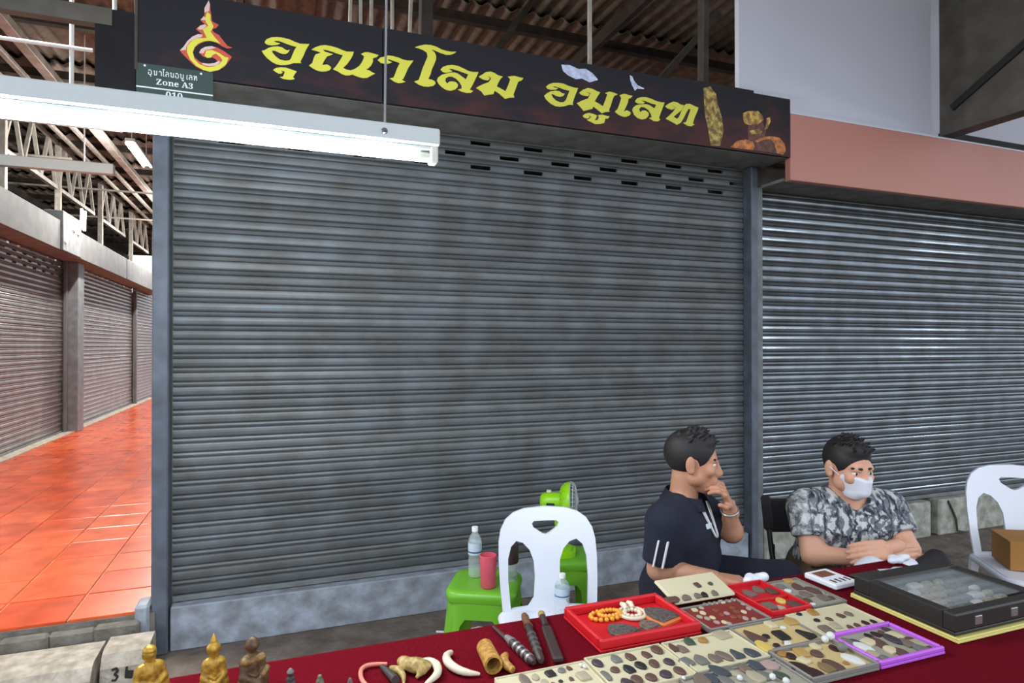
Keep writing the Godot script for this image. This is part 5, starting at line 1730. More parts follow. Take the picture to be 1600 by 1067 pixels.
func dagger(a: Vector3, b: Vector3, kind: int, label: String) -> void:
	var d := b - a
	var t := thing("dagger", a + Vector3(0, TY, 0), atan2(d.x, d.z), label, "dagger")
	var l := d.length()
	var ax := Basis(Vector3(1, 0, 0), Vector3(0, 0, 1), Vector3(0, -1, 0))
	var s := stn()
	if kind == 0:
		tube(s, [Vector3(0, 0.006, 0), Vector3(0, 0.007, 0.085)], [0.004, 0.006], 8)
		part("handle", s, MAT["blade_dark"], t)
		s = stn()
		lathe(s, [Vector2(0, 0.075), Vector2(0.007, 0.078), Vector2(0.010, 0.10), Vector2(0.012, 0.112), Vector2(0, 0.114)], 12, Transform3D(ax, Vector3(0, 0.0115, 0)))
		part("ferrule", s, MAT["silver_band"], t)
		s = stn()
		lathe(s, [Vector2(0, 0.112), Vector2(0.010, 0.113), Vector2(0.0105, l - 0.01), Vector2(0.006, l), Vector2(0, l)], 12, Transform3D(ax, Vector3(0, 0.0115, 0)))
		part("sheath", s, MAT["blade_dark"], t)
		for k in 4:
			s = stn()
			lathe(s, [Vector2(0.0108, 0.0), Vector2(0.0122, 0.002), Vector2(0.0122, 0.008), Vector2(0.0108, 0.010)], 12, Transform3D(ax, Vector3(0, 0.0115, 0.128 + k * 0.022)))
			part("band", s, MAT["silver_band"], t)
	elif kind == 1:
		lathe(s, [Vector2(0, 0.0), Vector2(0.008, 0.004), Vector2(0.0105, 0.02), Vector2(0.009, 0.055), Vector2(0.0125, 0.075), Vector2(0, 0.077)], 12, Transform3D(ax, Vector3(0, 0.0115, 0)))
		part("handle", s, MAT["wood_brown"], t)
		s = stn()
		lathe(s, [Vector2(0, 0.076), Vector2(0.0095, 0.077), Vector2(0.0105, l - 0.01), Vector2(0.006, l), Vector2(0, l)], 12, Transform3D(ax, Vector3(0, 0.0115, 0)))
		part("sheath", s, MAT["blade_dark"], t)
		for k in 4:
			s = stn()
			lathe(s, [Vector2(0.0100, 0.0), Vector2(0.0118, 0.002), Vector2(0.0118, 0.010), Vector2(0.0100, 0.012)], 12, Transform3D(ax, Vector3(0, 0.0115, 0.118 + k * 0.027)))
			part("band", s, MAT["screw"], t)
	else:
		lathe(s, [Vector2(0, 0.0), Vector2(0.007, 0.003), Vector2(0.010, 0.012), Vector2(0.0095, 0.03), Vector2(0, 0.032)], 12, Transform3D(ax, Vector3(0, 0.0105, 0)))
		part("pommel", s, MAT["ivory_old"], t)
		s = stn()
		tube(s, [Vector3(0, 0.0105, 0.03), Vector3(0, 0.0105, 0.09)], 0.0088, 10)
		part("handle", s, MAT["blade_dark"], t)
		s = stn()
		box(s, Vector3(0, 0.0085, (0.09 + l) * 0.5), Vector3(0.026, 0.015, l - 0.09), 0.004)
		part("sheath", s, MAT["blade_dark"], t)

# seated figurine, local y from 0 to about h, facing +z
func figurine_prims(h: float, wide: float) -> Array:
	var u := h / 10.0
	var w := wide
	return [["e", Vector3(0, 0.7 * u, 0), Vector3(3.4 * u * w, 0.8 * u, 2.4 * u)],
		["c", Vector3(-2.4 * u * w, 1.6 * u, 0.3 * u), Vector3(0.4 * u, 1.5 * u, 1.7 * u), 1.0 * u, 0.7 * u],
		["c", Vector3(2.4 * u * w, 1.6 * u, 0.3 * u), Vector3(-0.4 * u, 1.5 * u, 1.7 * u), 1.0 * u, 0.7 * u],
		["c", Vector3(0, 2.0 * u, -0.2 * u), Vector3(0, 4.6 * u, -0.1 * u), 1.6 * u * w, 1.7 * u * w],
		["c", Vector3(-1.3 * u * w, 5.4 * u, -0.1 * u), Vector3(1.3 * u * w, 5.4 * u, -0.1 * u), 0.95 * u, 0.95 * u],
		["c", Vector3(-1.9 * u * w, 5.2 * u, 0), Vector3(-2.4 * u * w, 3.0 * u, 0.5 * u), 0.75 * u, 0.6 * u],
		["c", Vector3(-2.4 * u * w, 3.0 * u, 0.5 * u), Vector3(-0.5 * u, 2.3 * u, 1.8 * u), 0.6 * u, 0.45 * u],
		["c", Vector3(1.9 * u * w, 5.2 * u, 0), Vector3(2.4 * u * w, 3.0 * u, 0.5 * u), 0.75 * u, 0.6 * u],
		["c", Vector3(2.4 * u * w, 3.0 * u, 0.5 * u), Vector3(0.5 * u, 2.3 * u, 1.8 * u), 0.6 * u, 0.45 * u],
		["c", Vector3(0, 5.8 * u, 0), Vector3(0, 6.9 * u, 0.05 * u), 0.6 * u, 0.6 * u],
		["e", Vector3(0, 8.1 * u, 0.1 * u), Vector3(1.05 * u, 1.35 * u, 1.15 * u)],
		["e", Vector3(0, 7.9 * u, 1.2 * u), Vector3(0.22 * u, 0.35 * u, 0.25 * u)],
		["e", Vector3(-1.1 * u, 7.9 * u, 0), Vector3(0.2 * u, 0.55 * u, 0.3 * u)],
		["e", Vector3(1.1 * u, 7.9 * u, 0), Vector3(0.2 * u, 0.55 * u, 0.3 * u)]]

func figurines() -> void:
	for a in [[-0.255, 1.985, 0.112, 1.05, "gold_figure", 0.5, "golden seated monk figurine with a smooth domed cap", "cap"], [-0.128, 2.012, 0.114, 0.72, "gold_figure", 0.2, "golden seated figurine with a pointed top knot", "knot"], [-0.050, 2.035, 0.122, 0.80, "bronze", 0.5, "dark bronze seated figurine with a pale sash", "sash"]]:
		var t := thing("figurine", Vector3(a[0], TY, a[1]), a[5], a[6], "figurine", "seated figurines at the end of the cloth")
		var s := stn()
		nets(s, 0.0032, figurine_prims(a[2], a[3]), 0.006, [], [[Vector3(0, 0.001, 0), Vector3.DOWN]])
		part("body", s, MAT[a[4]], t)
		var u: float = a[2] / 10.0
		s = stn()
		if a[7] == "cap":
			nets(s, 0.0025, [["e", Vector3(0, 8.6 * u, 0.05 * u), Vector3(1.2 * u, 1.1 * u, 1.3 * u)]], 0.002, [], [[Vector3(0, 8.3 * u, 0), Vector3(0, -1, 0.15)]])
			part("cap", s, MAT["gold_figure"], t)
		elif a[7] == "knot":
			lathe(s, [Vector2(0.75 * u, 8.9 * u), Vector2(0.6 * u, 9.5 * u), Vector2(0.45 * u, 10.0 * u), Vector2(0.18 * u, 10.5 * u), Vector2(0, 11.0 * u)], 10)
			part("top_knot", s, MAT["gold_figure"], t)
		else:
			nets(s, 0.0028, [["c", Vector3(-1.5 * u, 5.5 * u, 0.4 * u), Vector3(1.5 * u, 5.3 * u, 0.4 * u), 0.85 * u, 0.85 * u], ["c", Vector3(1.2 * u, 2.6 * u, 1.2 * u), Vector3(2.2 * u, 3.2 * u, 0.8 * u), 0.7 * u, 0.7 * u]], 0.004)
			part("sash", s, MAT["gold_dark"], t)
	for a in [[0.028, 2.062, 0.042, "pewter", "tiny dark figurine with a grey pointed hat"], [0.088, 2.085, 0.034, "jade", "tiny green stone figurine beside the dark one"], [0.150, 2.105, 0.024, "tablet", "smallest pinkish grey figurine before the coral bangle"]]:
		var t := thing("charm_figure", Vector3(a[0], TY, a[1]), 0.3, a[4], "figurine")
		var s := stn()
		nets(s, 0.002, figurine_prims(a[2], 0.8), 0.004, [], [[Vector3(0, 0.0008, 0), Vector3.DOWN]])
		part("body", s, MAT[a[3]], t)
		if a[3] == "pewter":
			s = stn()
			lathe(s, [Vector2(0.008, 0.036), Vector2(0.0075, 0.038), Vector2(0.004, 0.043), Vector2(0, 0.046)], 10)
			part("hat", s, MAT["am_grey"], t)

# ---------------------------------------------------------------- seats
func monobloc(at: Vector3, turn: float, k: float, label: String) -> Node3D:
	var t := thing("plastic_chair", at, turn, label, "chair", "white plastic chairs")
	var out := PackedVector2Array()
	for a in [[-0.192, 0.40], [0.192, 0.40], [0.202, 0.52], [0.206, 0.62], [0.204, 0.69], [0.194, 0.735], [0.172, 0.772], [0.138, 0.795], [0.09, 0.808], [0.0, 0.813], [-0.09, 0.808], [-0.138, 0.795], [-0.172, 0.772], [-0.194, 0.735], [-0.204, 0.69], [-0.206, 0.62], [-0.202, 0.52]]: out.append(Vector2(a[0], a[1]))
	var hl := []
	for sg in [-1.0, 1.0]:
		var p := PackedVector2Array()
		for a in [[0.160, 0.43], [0.168, 0.54], [0.166, 0.62], [0.152, 0.665], [0.128, 0.685], [0.10, 0.675], [0.072, 0.645], [0.055, 0.60], [0.052, 0.54], [0.060, 0.46], [0.085, 0.43]]: p.append(Vector2(a[0] * sg, a[1]))
		hl.append(p)
	hl.append(PackedVector2Array([Vector2(-0.058, 0.748), Vector2(-0.048, 0.757), Vector2(0.048, 0.757), Vector2(0.058, 0.748), Vector2(0.052, 0.732), Vector2(0.014, 0.706), Vector2(0, 0.702), Vector2(-0.014, 0.706), Vector2(-0.052, 0.732)]))
	var s := stn()
	plate(s, out, hl, -0.21, 0.21, 26, 0.014, func(x: float, y: float, tt: float) -> Vector3: return Vector3(x, y, -0.205 - (y - 0.42) * 0.24 + 0.95 * x * x + (tt - 0.5) * 0.016) * k)
	part("backrest", s, MAT["plastic_white"], t)
	s = stn()
	plate(s, round_rect(0.40, 0.40, 0.06, 0.0, 0.0), [], -0.2, 0.2, 16, 0.012, func(x: float, y: float, tt: float) -> Vector3: return Vector3(x, 0.418 + 0.25 * x * x * (0.6 + 0.4 * y / 0.2) + 0.02 * y + (tt - 0.5) * 0.014, y) * k)
	var rim := []
	for p in round_rect(0.41, 0.41, 0.065): rim.append(Vector3(p.x, 0.418 + 0.25 * p.x * p.x * (0.6 + 0.4 * p.y / 0.2) + 0.02 * p.y - 0.008, p.y) * k)
	tube(s, rim, 0.012 * k, 8, true)
	part("seat", s, MAT["plastic_white"], t)
	for q in [[-1, 1], [1, 1], [-1, -1], [1, -1]]:
		s = stn()
		var a := Vector3(q[0] * 0.185, 0.415, q[1] * 0.18) * k
		var b := Vector3(q[0] * 0.215, 0.006, q[1] * 0.225) * k
		bar(s, a, b, 0.045 * k, 0.03 * k, 0.008)
		part("leg", s, MAT["plastic_white"], t)
	return t

func stool(at: Vector3, turn: float, label: String) -> Node3D:
	var t := thing("plastic_stool", at, turn, label, "stool", "green plastic stools")
	var hole := PackedVector2Array([Vector2(-0.105, -0.05), Vector2(0.105, -0.05), Vector2(0.080, 0.26), Vector2(0.072, 0.31), Vector2(0.052, 0.338), Vector2(-0.052, 0.338), Vector2(-0.072, 0.31), Vector2(-0.080, 0.26)])
	for k in 4:
		var s := stn()
		var rot := Basis(Vector3.UP, k * PI / 2)
		var out := PackedVector2Array([Vector2(-0.168, 0.0), Vector2(0.168, 0.0), Vector2(0.128, 0.42), Vector2(-0.128, 0.42)])
		plate(s, out, [hole], -0.17, 0.17, 20, 0.008, func(x: float, y: float, tt: float) -> Vector3:
			var w := lerpf(0.168, 0.128, y / 0.42)
			var e := absf(x) / w
			return rot * Vector3(x * (1.0 - 0.06 * e), y, w - 0.035 * pow(e, 6.0) + (tt - 1.0) * 0.006))
		part("side", s, MAT["plastic_green"], t)
	var s2 := stn()
	var rings := [[0.262, 0.405, 0.05], [0.270, 0.425, 0.055], [0.264, 0.442, 0.055], [0.246, 0.450, 0.055], [0.20, 0.4485, 0.05]]
	for i in rings.size() - 1:
		var a := round_rect(rings[i][0], rings[i][0], rings[i][2])
		var b := round_rect(rings[i + 1][0], rings[i + 1][0], rings[i + 1][2])
		for k in a.size():
			var k1 := (k + 1) % a.size()
			quad(s2, Vector3(a[k].x, rings[i][1], a[k].y), Vector3(a[k1].x, rings[i][1], a[k1].y), Vector3(b[k1].x, rings[i + 1][1], b[k1].y), Vector3(b[k].x, rings[i + 1][1], b[k].y), Vector3(a[k].x, 0.1 if i > 1 else 0.0, a[k].y), 1)
	var c := round_rect(0.20, 0.20, 0.05)
	for k in c.size():
		tri(s2, Vector3(0, 0.4485, 0), Vector3(c[k].x, 0.4485, c[k].y), Vector3(c[(k + 1) % c.size()].x, 0.4485, c[(k + 1) % c.size()].y), Vector3.UP, 1)
	part("seat", s2, MAT["plastic_green"], t)
	return t

func seats() -> void:
	monobloc(Vector3(1.005, 0, 1.335), deg_to_rad(-13), 1.0, "white plastic chair with a small water bottle, beside the green stools")
	monobloc(Vector3(3.30, 0, 1.67), deg_to_rad(-38), 1.10, "white plastic chair holding a cardboard box before the glossy shutter")
	stool(Vector3(0.872, 0, 0.84), deg_to_rad(-28), "green plastic stool with a tall bottle and a pink cup on it").scale = Vector3(1.16, 1, 1.16)
	stool(Vector3(1.355, 0, 0.63), deg_to_rad(-18), "green plastic stool carrying the small green fan")
	# stool hidden under the first person, black chair under the second
	var st := thing("plastic_stool", Vector3(1.52, 0, 1.40), 0.6, "low plastic stool under the person in navy", "stool")
	var s := stn()
	box(s, Vector3(0, 0.42, 0), Vector3(0.30, 0.04, 0.30), 0.012)
	part("seat", s, MAT["plastic_white"], st)
	for q in [[-1, 1], [1, 1], [-1, -1], [1, -1]]:
		s = stn()
		bar(s, Vector3(q[0] * 0.12, 0.40, q[1] * 0.12), Vector3(q[0] * 0.145, 0.004, q[1] * 0.145), 0.04, 0.03, 0.006)
		part("leg", s, MAT["plastic_white"], st)
	var ch := thing("folding_chair", Vector3(2.20, 0, 1.50), deg_to_rad(-20), "black folding chair under the person in the leaf print shirt", "chair")
	s = stn()
	box(s, Vector3(0, 0.43, 0.04), Vector3(0.40, 0.03, 0.38), 0.012)
	part("seat", s, MAT["black_cloth"], ch)
	for x in [-0.215, 0.215]:
		s = stn()
		tube(s, [Vector3(x, 0.82, -0.16), Vector3(x, 0.60, -0.10), Vector3(x, 0.45, -0.02), Vector3(x, 0.012, 0.24)], 0.012, 8)
		part("leg", s, MAT["black_metal"], ch)
		s = stn()
		tube(s, [Vector3(x * 0.93, 0.62, -0.125), Vector3(x * 0.93, 0.44, -0.13), Vector3(x * 0.93, 0.012, -0.26)], 0.011, 8)
		part("leg", s, MAT["black_metal"], ch)
		s = stn()
		bar(s, Vector3(x, 0.83, -0.165), Vector3(x, 0.68, -0.125), 0.036, 0.04, 0.012)
		part("back_post_sleeve", s, MAT["black_cloth"], ch)
	s = stn()
	box(s, Vector3(0, 0.74, -0.158), Vector3(0.41, 0.15, 0.014), 0.006)
	part("backrest", s, MAT["black_cloth"], ch)
	# cardboard box on the right chair
	var bx := thing("cardboard_box", Vector3(3.315, 0.476, 1.64), deg_to_rad(-38), "open brown cardboard box on the white chair seat", "box")
	s = stn()
	for q in [[0, 1], [0, -1]]: box(s, Vector3(0, 0.065, q[1] * 0.098), Vector3(0.30, 0.13, 0.005))
	for q in [1, -1]: box(s, Vector3(q * 0.1475, 0.065, 0), Vector3(0.005, 0.13, 0.19))
	box(s, Vector3(0, 0.003, 0), Vector3(0.29, 0.005, 0.19))
	part("body", s, MAT["card_board"], bx)
	s = stn()
	box(s, Vector3(-0.075, 0.133, 0), Vector3(0.145, 0.004, 0.20), 0.0, Transform3D(Basis(Vector3(0, 0, 1), 0.05), Vector3(0, 0.004, 0)))
	part("flap", s, MAT["card_board"], bx)
	s = stn()
	box(s, Vector3(0.077, 0.132, 0), Vector3(0.14, 0.004, 0.20))
	part("flap", s, MAT["card_board"], bx)
	s = stn()
	box(s, Vector3(0.05, 0.08, 0.1015), Vector3(0.06, 0.09, 0.002))
	part("printed_panel", s, MAT["card_board"], bx)

func bottle(at: Vector3, h: float, r: float, label: String) -> void:
	var t := thing("water_bottle", at, 0.0, label, "bottle", "clear water bottles")
	var s := stn()
	lathe(s, [Vector2(0, 0.004), Vector2(r * 0.7, 0.0), Vector2(r * 0.96, 0.006), Vector2(r, 0.02), Vector2(r, h * 0.22), Vector2(r * 0.93, h * 0.25), Vector2(r, h * 0.28), Vector2(r * 0.93, h * 0.40), Vector2(r, h * 0.44), Vector2(r, h * 0.70), Vector2(r * 0.9, h * 0.77), Vector2(r * 0.55, h * 0.86), Vector2(r * 0.40, h * 0.90), Vector2(r * 0.40, h * 0.93), Vector2(0, h * 0.93)], 18)
	part("body", s, MAT["bottle_clear"], t)
	s = stn()
	lathe(s, [Vector2(r * 1.015, h * 0.46), Vector2(r * 1.015, h * 0.69)], 18)
	part("label", s, MAT["bottle_label"], t)
	s = stn()
	lathe(s, [Vector2(r * 1.03, h * 0.50), Vector2(r * 1.03, h * 0.53)], 18)
	part("label_stripe", s, MAT["label_blue"], t)
	s = stn()
	lathe(s, [Vector2(r * 0.46, h * 0.905), Vector2(r * 0.48, h * 0.98), Vector2(r * 0.44, h), Vector2(0, h)], 14)
	part("cap", s, MAT["cap_white"], t)

func fan_and_bottles() -> void:
	bottle(Vector3(0.845, 0.4495, 0.775), 0.226, 0.031, "tall clear water bottle standing on the green stool")
	bottle(Vector3(1.062, 0.424, 1.245), 0.170, 0.030, "short clear water bottle standing on the white chair seat")
	var c := thing("pink_cup", Vector3(0.862, 0.4495, 0.915), 0.0, "pink plastic cup standing on the green stool", "cup")
	var s := stn()
	lathe(s, [Vector2(0, 0.0), Vector2(0.030, 0.0), Vector2(0.034, 0.006), Vector2(0.038, 0.138), Vector2(0.036, 0.140), Vector2(0.033, 0.01), Vector2(0, 0.008)], 18)
	part("body", s, MAT["cup_pink"], c)
	var j := thing("glass_jar", Vector3(0.975, 0.4495, 0.868), 0.0, "clear jar with a dark brown lid on the green stool", "jar")
	s = stn()
	lathe(s, [Vector2(0, 0.003), Vector2(0.034, 0.0), Vector2(0.038, 0.006), Vector2(0.040, 0.08), Vector2(0.036, 0.088), Vector2(0, 0.088)], 18)
	part("body", s, MAT["bottle_clear"], j)
	s = stn()
	lathe(s, [Vector2(0.043, 0.080), Vector2(0.045, 0.09), Vector2(0.044, 0.15), Vector2(0.036, 0.172), Vector2(0, 0.178)], 18)
	part("lid", s, MAT["lid_brown"], j)
	# fan
	var f := thing("desk_fan", Vector3(1.345, 0.4495, 0.625), deg_to_rad(62), "small lime green desk fan standing on a green stool", "fan")
	s = stn()
	slab(s, round_rect(0.17, 0.15, 0.06), 0.0, 0.022, Transform3D(Basis(Vector3.RIGHT, -PI / 2), Vector3.ZERO))
	slab(s, round_rect(0.13, 0.11, 0.05), 0.022, 0.034, Transform3D(Basis(Vector3.RIGHT, -PI / 2), Vector3.ZERO))
	part("base", s, MAT["fan_green"], f)
	s = stn()
	tube(s, [Vector3(0, 0.03, 0), Vector3(0, 0.12, -0.01), Vector3(0, 0.23, -0.02)], [0.024, 0.018, 0.022], 10)
	part("neck", s, MAT["fan_green"], f)
	var ax := Basis(Vector3(1, 0, 0), Vector3(0, 0, 1), Vector3(0, -1, 0))
	var hub := Vector3(0, 0.262, 0)
	s = stn()
	lathe(s, [Vector2(0, -0.105), Vector2(0.026, -0.104), Vector2(0.040, -0.092), Vector2(0.046, -0.06), Vector2(0.044, 0.0), Vector2(0, 0.0)], 18, Transform3D(ax, hub))
	part("motor_housing", s, MAT["fan_green"], f)
	s = stn()
	box(s, hub + Vector3(-0.047, -0.01, -0.05), Vector3(0.006, 0.022, 0.04), 0.002)
	part("badge", s, MAT["fan_dark"], f)
	s = stn()
	lathe(s, [Vector2(0, 0.012), Vector2(0.012, 0.010), Vector2(0.014, 0.0)], 10, Transform3D(Basis.IDENTITY, hub + Vector3(0, 0.046, -0.06)))
	part("knob", s, MAT["ivory"], f)
	# rear guard: closed dome with slots shown as ribs
	s = stn()
	lathe(s, [Vector2(0.03, -0.004), Vector2(0.06, -0.002), Vector2(0.085, 0.010), Vector2(0.098, 0.032), Vector2(0.100, 0.045), Vector2(0.097, 0.045), Vector2(0.094, 0.032), Vector2(0.083, 0.014), Vector2(0.06, 0.002), Vector2(0.03, 0.0)], 28, Transform3D(ax, hub))
	part("rear_guard", s, MAT["fan_green"], f)
	for k in 16:
		var a := TAU * k / 16.0
		var r := Basis(Vector3(0, 0, 1), a)
		s = stn()
		tube(s, [hub + r * Vector3(0.05, 0, -0.004), hub + r * Vector3(0.075, 0, 0.003), hub + r * Vector3(0.095, 0, 0.024)], 0.0022, 5)
		part("rib", s, MAT["fan_green"], f)
	for rr in [[0.100, 0.047], [0.096, 0.062], [0.080, 0.074], [0.058, 0.080], [0.036, 0.083]]:
		s = stn()
		var p := []
		for k in 24: p.append(hub + Vector3(cos(TAU * k / 24) * rr[0], sin(TAU * k / 24) * rr[0], rr[1]))
		tube(s, p, 0.0018, 5, true)
		part("front_ring", s, MAT["fan_grey"], f)
	for k in 28:
		var r := Basis(Vector3(0, 0, 1), TAU * k / 28.0)
		s = stn()
		tube(s, [hub + r * Vector3(0.100, 0, 0.046), hub + r * Vector3(0.096, 0, 0.062), hub + r * Vector3(0.078, 0, 0.075), hub + r * Vector3(0.03, 0, 0.084)], 0.0012, 4)
		part("front_wire", s, MAT["fan_grey"], f)
	s = stn()
	lathe(s, [Vector2(0.024, 0.0), Vector2(0.024, 0.006), Vector2(0, 0.008)], 14, Transform3D(ax, hub + Vector3(0, 0, 0.082)))
	part("front_cap", s, MAT["fan_grey"], f)
	for k in 3:
		var r := Basis(Vector3(0, 0, 1), TAU * k / 3.0)
		s = stn()
		slab(s, PackedVector2Array([Vector2(0.014, -0.012), Vector2(0.05, -0.03), Vector2(0.08, -0.022), Vector2(0.086, 0.01), Vector2(0.06, 0.03), Vector2(0.014, 0.012)]), -0.001, 0.001, Transform3D(r * Basis(Vector3.RIGHT, 0.35), hub + Vector3(0, 0, 0.035)))
		part("blade", s, MAT["fan_green"], f)

func floor_bits() -> void:
	kerb("kerb_stone", -2.95, -0.735, 0.135, 0.43, 0.145, "long pale kerb stone below the orange tiled floor")
	var k := kerb("kerb_stone", -0.715, -0.535, 0.14, 0.36, 0.160, "short kerb stone with dark painted marks beside the corner post")
	var s := stn()
	ribbon(s, [Vector2(-0.045, 0.095), Vector2(-0.028, 0.098), Vector2(-0.022, 0.085), Vector2(-0.034, 0.075), Vector2(-0.022, 0.062), Vector2(-0.030, 0.048), Vector2(-0.045, 0.05)], 0.004, 0.098, 0.1085)
	ribbon(s, [Vector2(0.012, 0.098), Vector2(0.008, 0.055), Vector2(0.030, 0.050), Vector2(0.034, 0.075), Vector2(0.010, 0.078)], 0.004, 0.098, 0.1085)
	part("painted_mark", s, MAT["dark"], k)
	# white cable on the ground behind the stool
	s = stn()
	tube(s, [Vector3(0, 0.006, 0), Vector3(0.10, 0.006, 0.05), Vector3(0.22, 0.006, 0.03), Vector3(0.34, 0.006, 0.10), Vector3(0.42, 0.006, 0.06)], 0.006, 6)
	tube(s, [Vector3(0.02, 0.006, 0.08), Vector3(0.14, 0.006, 0.13), Vector3(0.30, 0.006, 0.16), Vector3(0.40, 0.006, 0.22)], 0.006, 6)
	var o := part("white_cable", s, MAT["white_pipe"])
	o.position = Vector3(0.78, 0, 0.30)
	tag(o, "white cable lying on the pavement behind the green stool", "cable")

# ---------------------------------------------------------------- people
# head prims in the frame x: centre of the head, +z the face, about 0.235 m tall
func head_prims(x: Transform3D) -> Array:
	var b := x.basis
	return [["e", x * Vector3(0, 0.030, -0.012), Vector3(0.076, 0.088, 0.094), b],
		["c", x * Vector3(0, -0.020, 0.028), x * Vector3(0, -0.072, 0.042), 0.060, 0.040],
		["c", x * Vector3(-0.034, -0.05, 0.018), x * Vector3(0.034, -0.05, 0.018), 0.036, 0.036],
		["e", x * Vector3(0, -0.097, 0.060), Vector3(0.022, 0.017, 0.020), b],
		["c", x * Vector3(-0.036, 0.022, 0.074), x * Vector3(0.036, 0.022, 0.074), 0.012, 0.012],
		["c", x * Vector3(0, 0.012, 0.084), x * Vector3(0, -0.030, 0.104), 0.008, 0.012],
		["c", x * Vector3(-0.013, -0.034, 0.094), x * Vector3(0.013, -0.034, 0.094), 0.009, 0.009],
		["c", x * Vector3(-0.016, -0.058, 0.085), x * Vector3(0.016, -0.058, 0.085), 0.009, 0.009],
		["c", x * Vector3(-0.014, -0.068, 0.083), x * Vector3(0.014, -0.068, 0.083), 0.009, 0.009],
		["e", x * Vector3(-0.040, -0.020, 0.066), Vector3(0.022, 0.020, 0.018), b],
		["e", x * Vector3(0.040, -0.020, 0.066), Vector3(0.022, 0.020, 0.018), b]]

func ears(x: Transform3D) -> Array:
	var b := x.basis
	var r := []
	for s in [-1.0, 1.0]:
		r.append(["e", x * Vector3(s * 0.079, 0.000, -0.012), Vector3(0.008, 0.032, 0.019), b * Basis(Vector3.UP, -s * 0.35)])
		r.append(["e", x * Vector3(s * 0.077, -0.026, -0.006), Vector3(0.008, 0.010, 0.010), b])
	return r

func face_parts(parent: Node3D, x: Transform3D, mouth := true) -> void:
	for s in [-1.0, 1.0]:
		var e := stn()
		nets(e, 0.0025, [["e", x * Vector3(s * 0.032, 0.004, 0.072), Vector3(0.015, 0.0095, 0.012), x.basis]], 0.002)
		var o := part("eye", e, MAT["eye_white"], parent)
		e = stn()
		nets(e, 0.002, [["e", x * Vector3(s * 0.032, 0.004, 0.0805), Vector3(0.0065, 0.0065, 0.0045), x.basis]], 0.001)
		part("iris", e, MAT["eye_dark"], o)
		e = stn()
		nets(e, 0.0025, [["c", x * Vector3(s * 0.016, 0.025, 0.086), x * Vector3(s * 0.050, 0.026, 0.075), 0.0058, 0.0046]], 0.001)
		part("eyebrow", e, MAT["hair"], parent)
	if mouth:
		var l := stn()
		nets(l, 0.0022, [["c", x * Vector3(-0.019, -0.062, 0.090), x * Vector3(0.019, -0.062, 0.090), 0.0045, 0.0045]], 0.001)
		part("lips", l, MAT["lip"], parent)

# hand: wrist point, direction of the fingers, palm normal, thumb side
func hand_prims(w: Vector3, f: Vector3, n: Vector3, side: float, bend: float) -> Array:
	f = f.normalized()
	n = (n - f * n.dot(f)).normalized()
	var t := f.cross(n) * side
	var pr := []
	for k in 4:
		var off := (1.5 - k) * 0.0185
		pr.append(["c", w + t * off * 0.7 + f * 0.010, w + t * off + f * 0.082, 0.014, 0.0115])
	var ls := [0.066, 0.075, 0.070, 0.054]
	for k in 4:
		var off := (1.5 - k) * 0.0195
		var a := w + t * off + f * 0.082
		var l: float = ls[k]
		var d1 := (f * cos(bend) + n * sin(bend)).normalized()
		var d2 := (f * cos(bend * 2.2) + n * sin(bend * 2.2)).normalized()
		var d3 := (f * cos(bend * 3.2) + n * sin(bend * 3.2)).normalized()
		var p1 := a + d1 * l * 0.45
		var p2 := p1 + d2 * l * 0.32
		var p3 := p2 + d3 * l * 0.25
		pr.append(["c", a, p1, 0.0092, 0.0085])
		pr.append(["c", p1, p2, 0.0085, 0.0078])
		pr.append(["c", p2, p3, 0.0078, 0.0068])
	var th := w + t * 0.026 + f * 0.024
	var t1 := th + (t * 0.75 + f * 0.6 + n * 0.35).normalized() * 0.038
	var t2 := t1 + (t * 0.25 + f * 0.85 + n * 0.45).normalized() * 0.030
	pr.append(["c", w + f * 0.015 + t * 0.01, th, 0.015, 0.0135])
	pr.append(["c", th, t1, 0.0135, 0.0105])
	pr.append(["c", t1, t2, 0.0105, 0.0085])
	return pr

func grow(pr: Array, d: float) -> Array:
	var r := []
	for q in pr:
		var c: Array = q.duplicate()
		if c[0] == "c":
			c[3] += d
			c[4] += d
		else:
			c[2] = c[2] + Vector3.ONE * d
		r.append(c)
	return r

